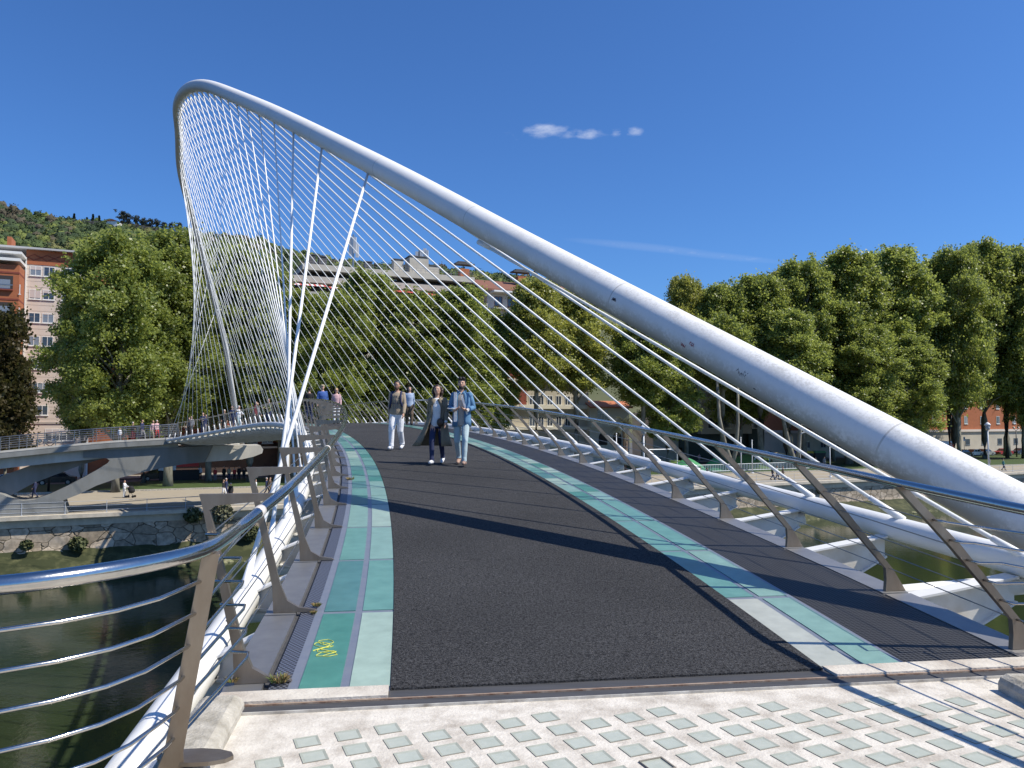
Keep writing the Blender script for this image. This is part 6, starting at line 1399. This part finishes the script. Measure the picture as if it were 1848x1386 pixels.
# recycling containers
for px, c, lab in ((1434, (.03, .08, .5), 'recycling container with a blue lid under the arch'), (1454, (.55, .42, .03), 'recycling container with a yellow lid under the arch'), (1476, (.08, .25, .12), 'recycling container with a green lid under the arch')):
    b = bank(px, 110); p = Vector((b.x, b.y, GZ)); t = thing('recycling_container', lab, 'container', p, 'recycling containers in a row'); mb = MB(); mb.hexa([(p.x - .75, p.y - .6, p.z), (p.x + .75, p.y - .6, p.z), (p.x + .75, p.y + .6, p.z), (p.x - .75, p.y + .6, p.z), (p.x - .95, p.y - .7, p.z + 1.9), (p.x + .95, p.y - .7, p.z + 1.9), (p.x + .95, p.y + .7, p.z + 1.9), (p.x - .95, p.y + .7, p.z + 1.9)]); mb.build('bin_body', mat('bin_dark', (.04, .045, .045), .6), t)
    mb = MB(); mb.prism([(p.x - 1.0, p.y - .75, p.z + 1.91), (p.x + 1.0, p.y - .75, p.z + 1.91), (p.x + .8, p.y - .75, p.z + 2.25), (p.x - .8, p.y - .75, p.z + 2.25)], (0, 1.5, 0)); mb.build('lid', mat('lid_%d' % px, c, .5), t)
# stall, left
b = bank(326, 117); p = Vector((b.x, b.y, GZ)); t = thing('stall', 'white and red stall counter under the trees, below the strut', 'stall', p); mb = MB(); mb.obox(p - UB * 1.4 + Vector((0, 0, 1.9)), UB, NB, (0, 0, 1), 1.0, .8, .55); mb.build('white_panel', CL['white'], t); mb = MB(); mb.obox(p + UB * .95 + Vector((0, 0, 2.1)), UB, NB, (0, 0, 1), 1.3, .8, .35); mb.build('red_panel', mat('stall_red', (.55, .03, .03), .5), t)
mb = MB(); mb.obox(p + Vector((0, 0, .65)), UB, NB, (0, 0, 1), 2.3, .7, .64); mb.build('counter', darkm, t)

# ------------------------------------------------------------------ cars and truck
def carpaint(name, c): return mat('paint_' + name, c, .25, .1, spec=.8)
glassd = mat('car_glass', (.02, .022, .026), .08, spec=.9); tyrem = mat('tyre', (.02, .02, .02), .8); rimm = mat('rim', (.4, .4, .42), .3, .9)
def car_proto():
    D = {}
    mb = MB(); side = [(-2.1, .35), (-2.15, .62), (-2.05, .82), (-1.15, .95), (1.55, .98), (2.05, .88), (2.12, .6), (2.05, .32), (1.62, .30), (1.5, .5), (1.3, .60), (1.1, .5), (.98, .28), (-.98, .28), (-1.1, .5), (-1.3, .60), (-1.5, .5), (-1.62, .30)]
    mb.prism([(x, -.86, z) for x, z in side], (0, 1.72, 0)); roof = [(-1.12, .96), (-.45, 1.42), (.75, 1.45), (1.55, .985)]
    mb.prism([(x, -.70, z) for x, z in [(-.52, 1.36), (-.42, 1.44), (.74, 1.475), (.95, 1.36)]], (0, 1.4, 0))
    for x in (-1.08, .18, 1.42): mb.prism([(x, -.80, .95), (x + .09, -.80, .95), (x * .55 + .14, -.72, 1.42), (x * .55 + .06, -.72, 1.42)], (0, .03, 0))
    me = mb.mesh('car_body'); D['body'] = me
    mb = MB(); a = [(-1.12, -.80, .955), (1.52, -.80, .975), (.86, -.69, 1.40), (-.48, -.69, 1.40)]; b = [(x, -y, z) for x, y, z in a]; mb.add(a + b, [(0, 1, 2, 3), (7, 6, 5, 4), (0, 3, 7, 4), (1, 5, 6, 2), (3, 2, 6, 7)]); D['windows'] = mb.mesh('car_windows')
    mb = MB(); mb.tube([(0, -.11, 0), (0, .11, 0)], .32, 16); D['wheel'] = mb.mesh('car_wheel'); mb = MB(); mb.tube([(0, -.12, 0), (0, .12, 0)], .19, 12); D['rim'] = mb.mesh('car_rim')
    mb = MB(); mb.ell((0, 0, 0), (.08, .16, .08), 8, 6); D['lamp'] = mb.mesh('car_lamp'); return D
CP = car_proto()
def car(px, Y0, paint, label, flip=False, dx=0):
    b = bank(px, Y0); t = thing('parked_car', label, 'car', (b.x, b.y, GZ), 'cars parked along the far street', math.atan(SL) + (math.pi if flip else 0))
    cpart('body', CP['body'], paint, t); cpart('windows', CP['windows'], glassd, t)
    for x in (-1.3, 1.3):
        for y in (-.78, .78):
            w_ = cpart('wheel', CP['wheel'], tyrem, t); w_.location = (x, y, .32); r = cpart('rim', CP['rim'], rimm, w_)
    for y in (-.6, .6): h = cpart('headlight', CP['lamp'], mat('headlight', (.7, .7, .7), .1), t); h.location = (-2.08, y, .7)
for px, Y0, nm, c, lab, fl in ((18, 116, 'silver', (.45, .46, .48), 'silver car behind the left end of the strut', 0), (1733, 118, 'black', (.015, .015, .018), 'black car between the truck and the white car', 0), (1754, 118, 'white', (.65, .66, .68), 'white car right of the black one', 0), (1775, 118, 'grey', (.30, .31, .32), 'grey car behind the lamp post', 1), (1808, 118, 'red', (.35, .02, .03), 'dark red car right of the tree trunk', 0), (1838, 118, 'blue', (.03, .05, .1), 'dark blue car at the right edge', 0), (105, 116, 'black', (.015, .015, .018), 'black car glimpsed through the strut opening', 0), (590, 118, 'navy', (.02, .03, .06), 'dark car low behind the trees beside the couple', 0),
                              (290, 118, 'black', (.015, .015, .018), 'black car in the shade under the concrete strut', 1)):
    car(px, Y0, carpaint(nm, c), lab, fl)
# orange parasol / vehicle seen between the cables
b = bank(673, 119); p = Vector((b.x, b.y, at(673, 748, b.y).z)); t = thing('orange_awning', 'bright orange awning low between the trees, left of the backpack walker', 'awning', p); mb = MB(); mb.obox(p, UB, NB, (0, 0, 1), 1.0, .6, .55); mb.build('canopy', mat('orange_cloth', (.62, .10, .02), .8), t); mb = MB(); mb.obox(p - Vector((0, 0, 1.4)), UB, NB, (0, 0, 1), 1.2, .5, .8); mb.tube([p, Vector((p.x, p.y, GZ))], .05, 6); mb.build('stand', darkm, t)
# delivery truck
b = bank(1699, 112); p = Vector((b.x, b.y, GZ)); t = thing('delivery_truck', 'white delivery truck with purple and orange lettering behind the arch', 'truck', p)
def trk(mb, x0, x1, y0, y1, z0, z1, mi=0):
    q = [p + UB * x + NB * y for x, y in ((x0, y1), (x1, y1), (x1, y0), (x0, y0))]; mb.hexa([v + Vector((0, 0, z0)) for v in q] + [v + Vector((0, 0, z1)) for v in q], mi)
zt = at(1700, 796.5, b.y).z - GZ; xe = (bank(1716, 112) - b).length
mb = MB(); trk(mb, -5.2, xe, -2.3, 0, .95, zt); mb.build('box', CL['white'], t)
mb = MB(); trk(mb, -7.3, -5.25, -2.2, -.1, .5, 2.5); mb.build('cab', CL['white'], t); mb = MB(); trk(mb, -7.2, -6.2, -2.15, -.04, 1.5, 2.3); mb.build('cab_window', glassd, t); mb = MB(); trk(mb, -7.0, xe - .2, -2.0, -.3, .5, .94); mb.build('chassis', darkm, t)
for x in (-6.3, -3.2, .2): mb = MB(); c = p + UB * x + Vector((0, 0, .48)); mb.tube([c - NB * .35, c - NB * .02], .48, 14); mb.build('wheel', tyrem, t)
def letters(txt, x, z, size, m):
    cu = bpy.data.curves.new('lettering', 'FONT'); cu.body = txt; cu.size = size; cu.extrude = .01; cu.offset = .025; ob = bpy.data.objects.new('tmp', cu); C.objects.link(ob); me = bpy.data.meshes.new_from_object(ob.evaluated_get(bpy.context.evaluated_depsgraph_get())); wdt = max(v.co.x for v in me.vertices)
    bpy.data.objects.remove(ob); me.materials.clear(); M4 = Matrix(((UB.x, 0, NB.x, 0), (UB.y, 0, NB.y, 0), (0, 1, 0, 0), (0, 0, 0, 1))); q = UB * x + NB * .02 + Vector((0, 0, z)); me.transform(Matrix.Translation(q) @ M4)
    o = addobj('lettering', me, m, t); return wdt
w1 = letters('Fed', xe - 2.55, zt - 1.25, 1.3, mat('letter_purple', (.09, .03, .28), .5)); letters('Ex', xe - 2.55 + w1 + .03, zt - 1.25, 1.3, mat('letter_orange', (.70, .07, .02), .5))
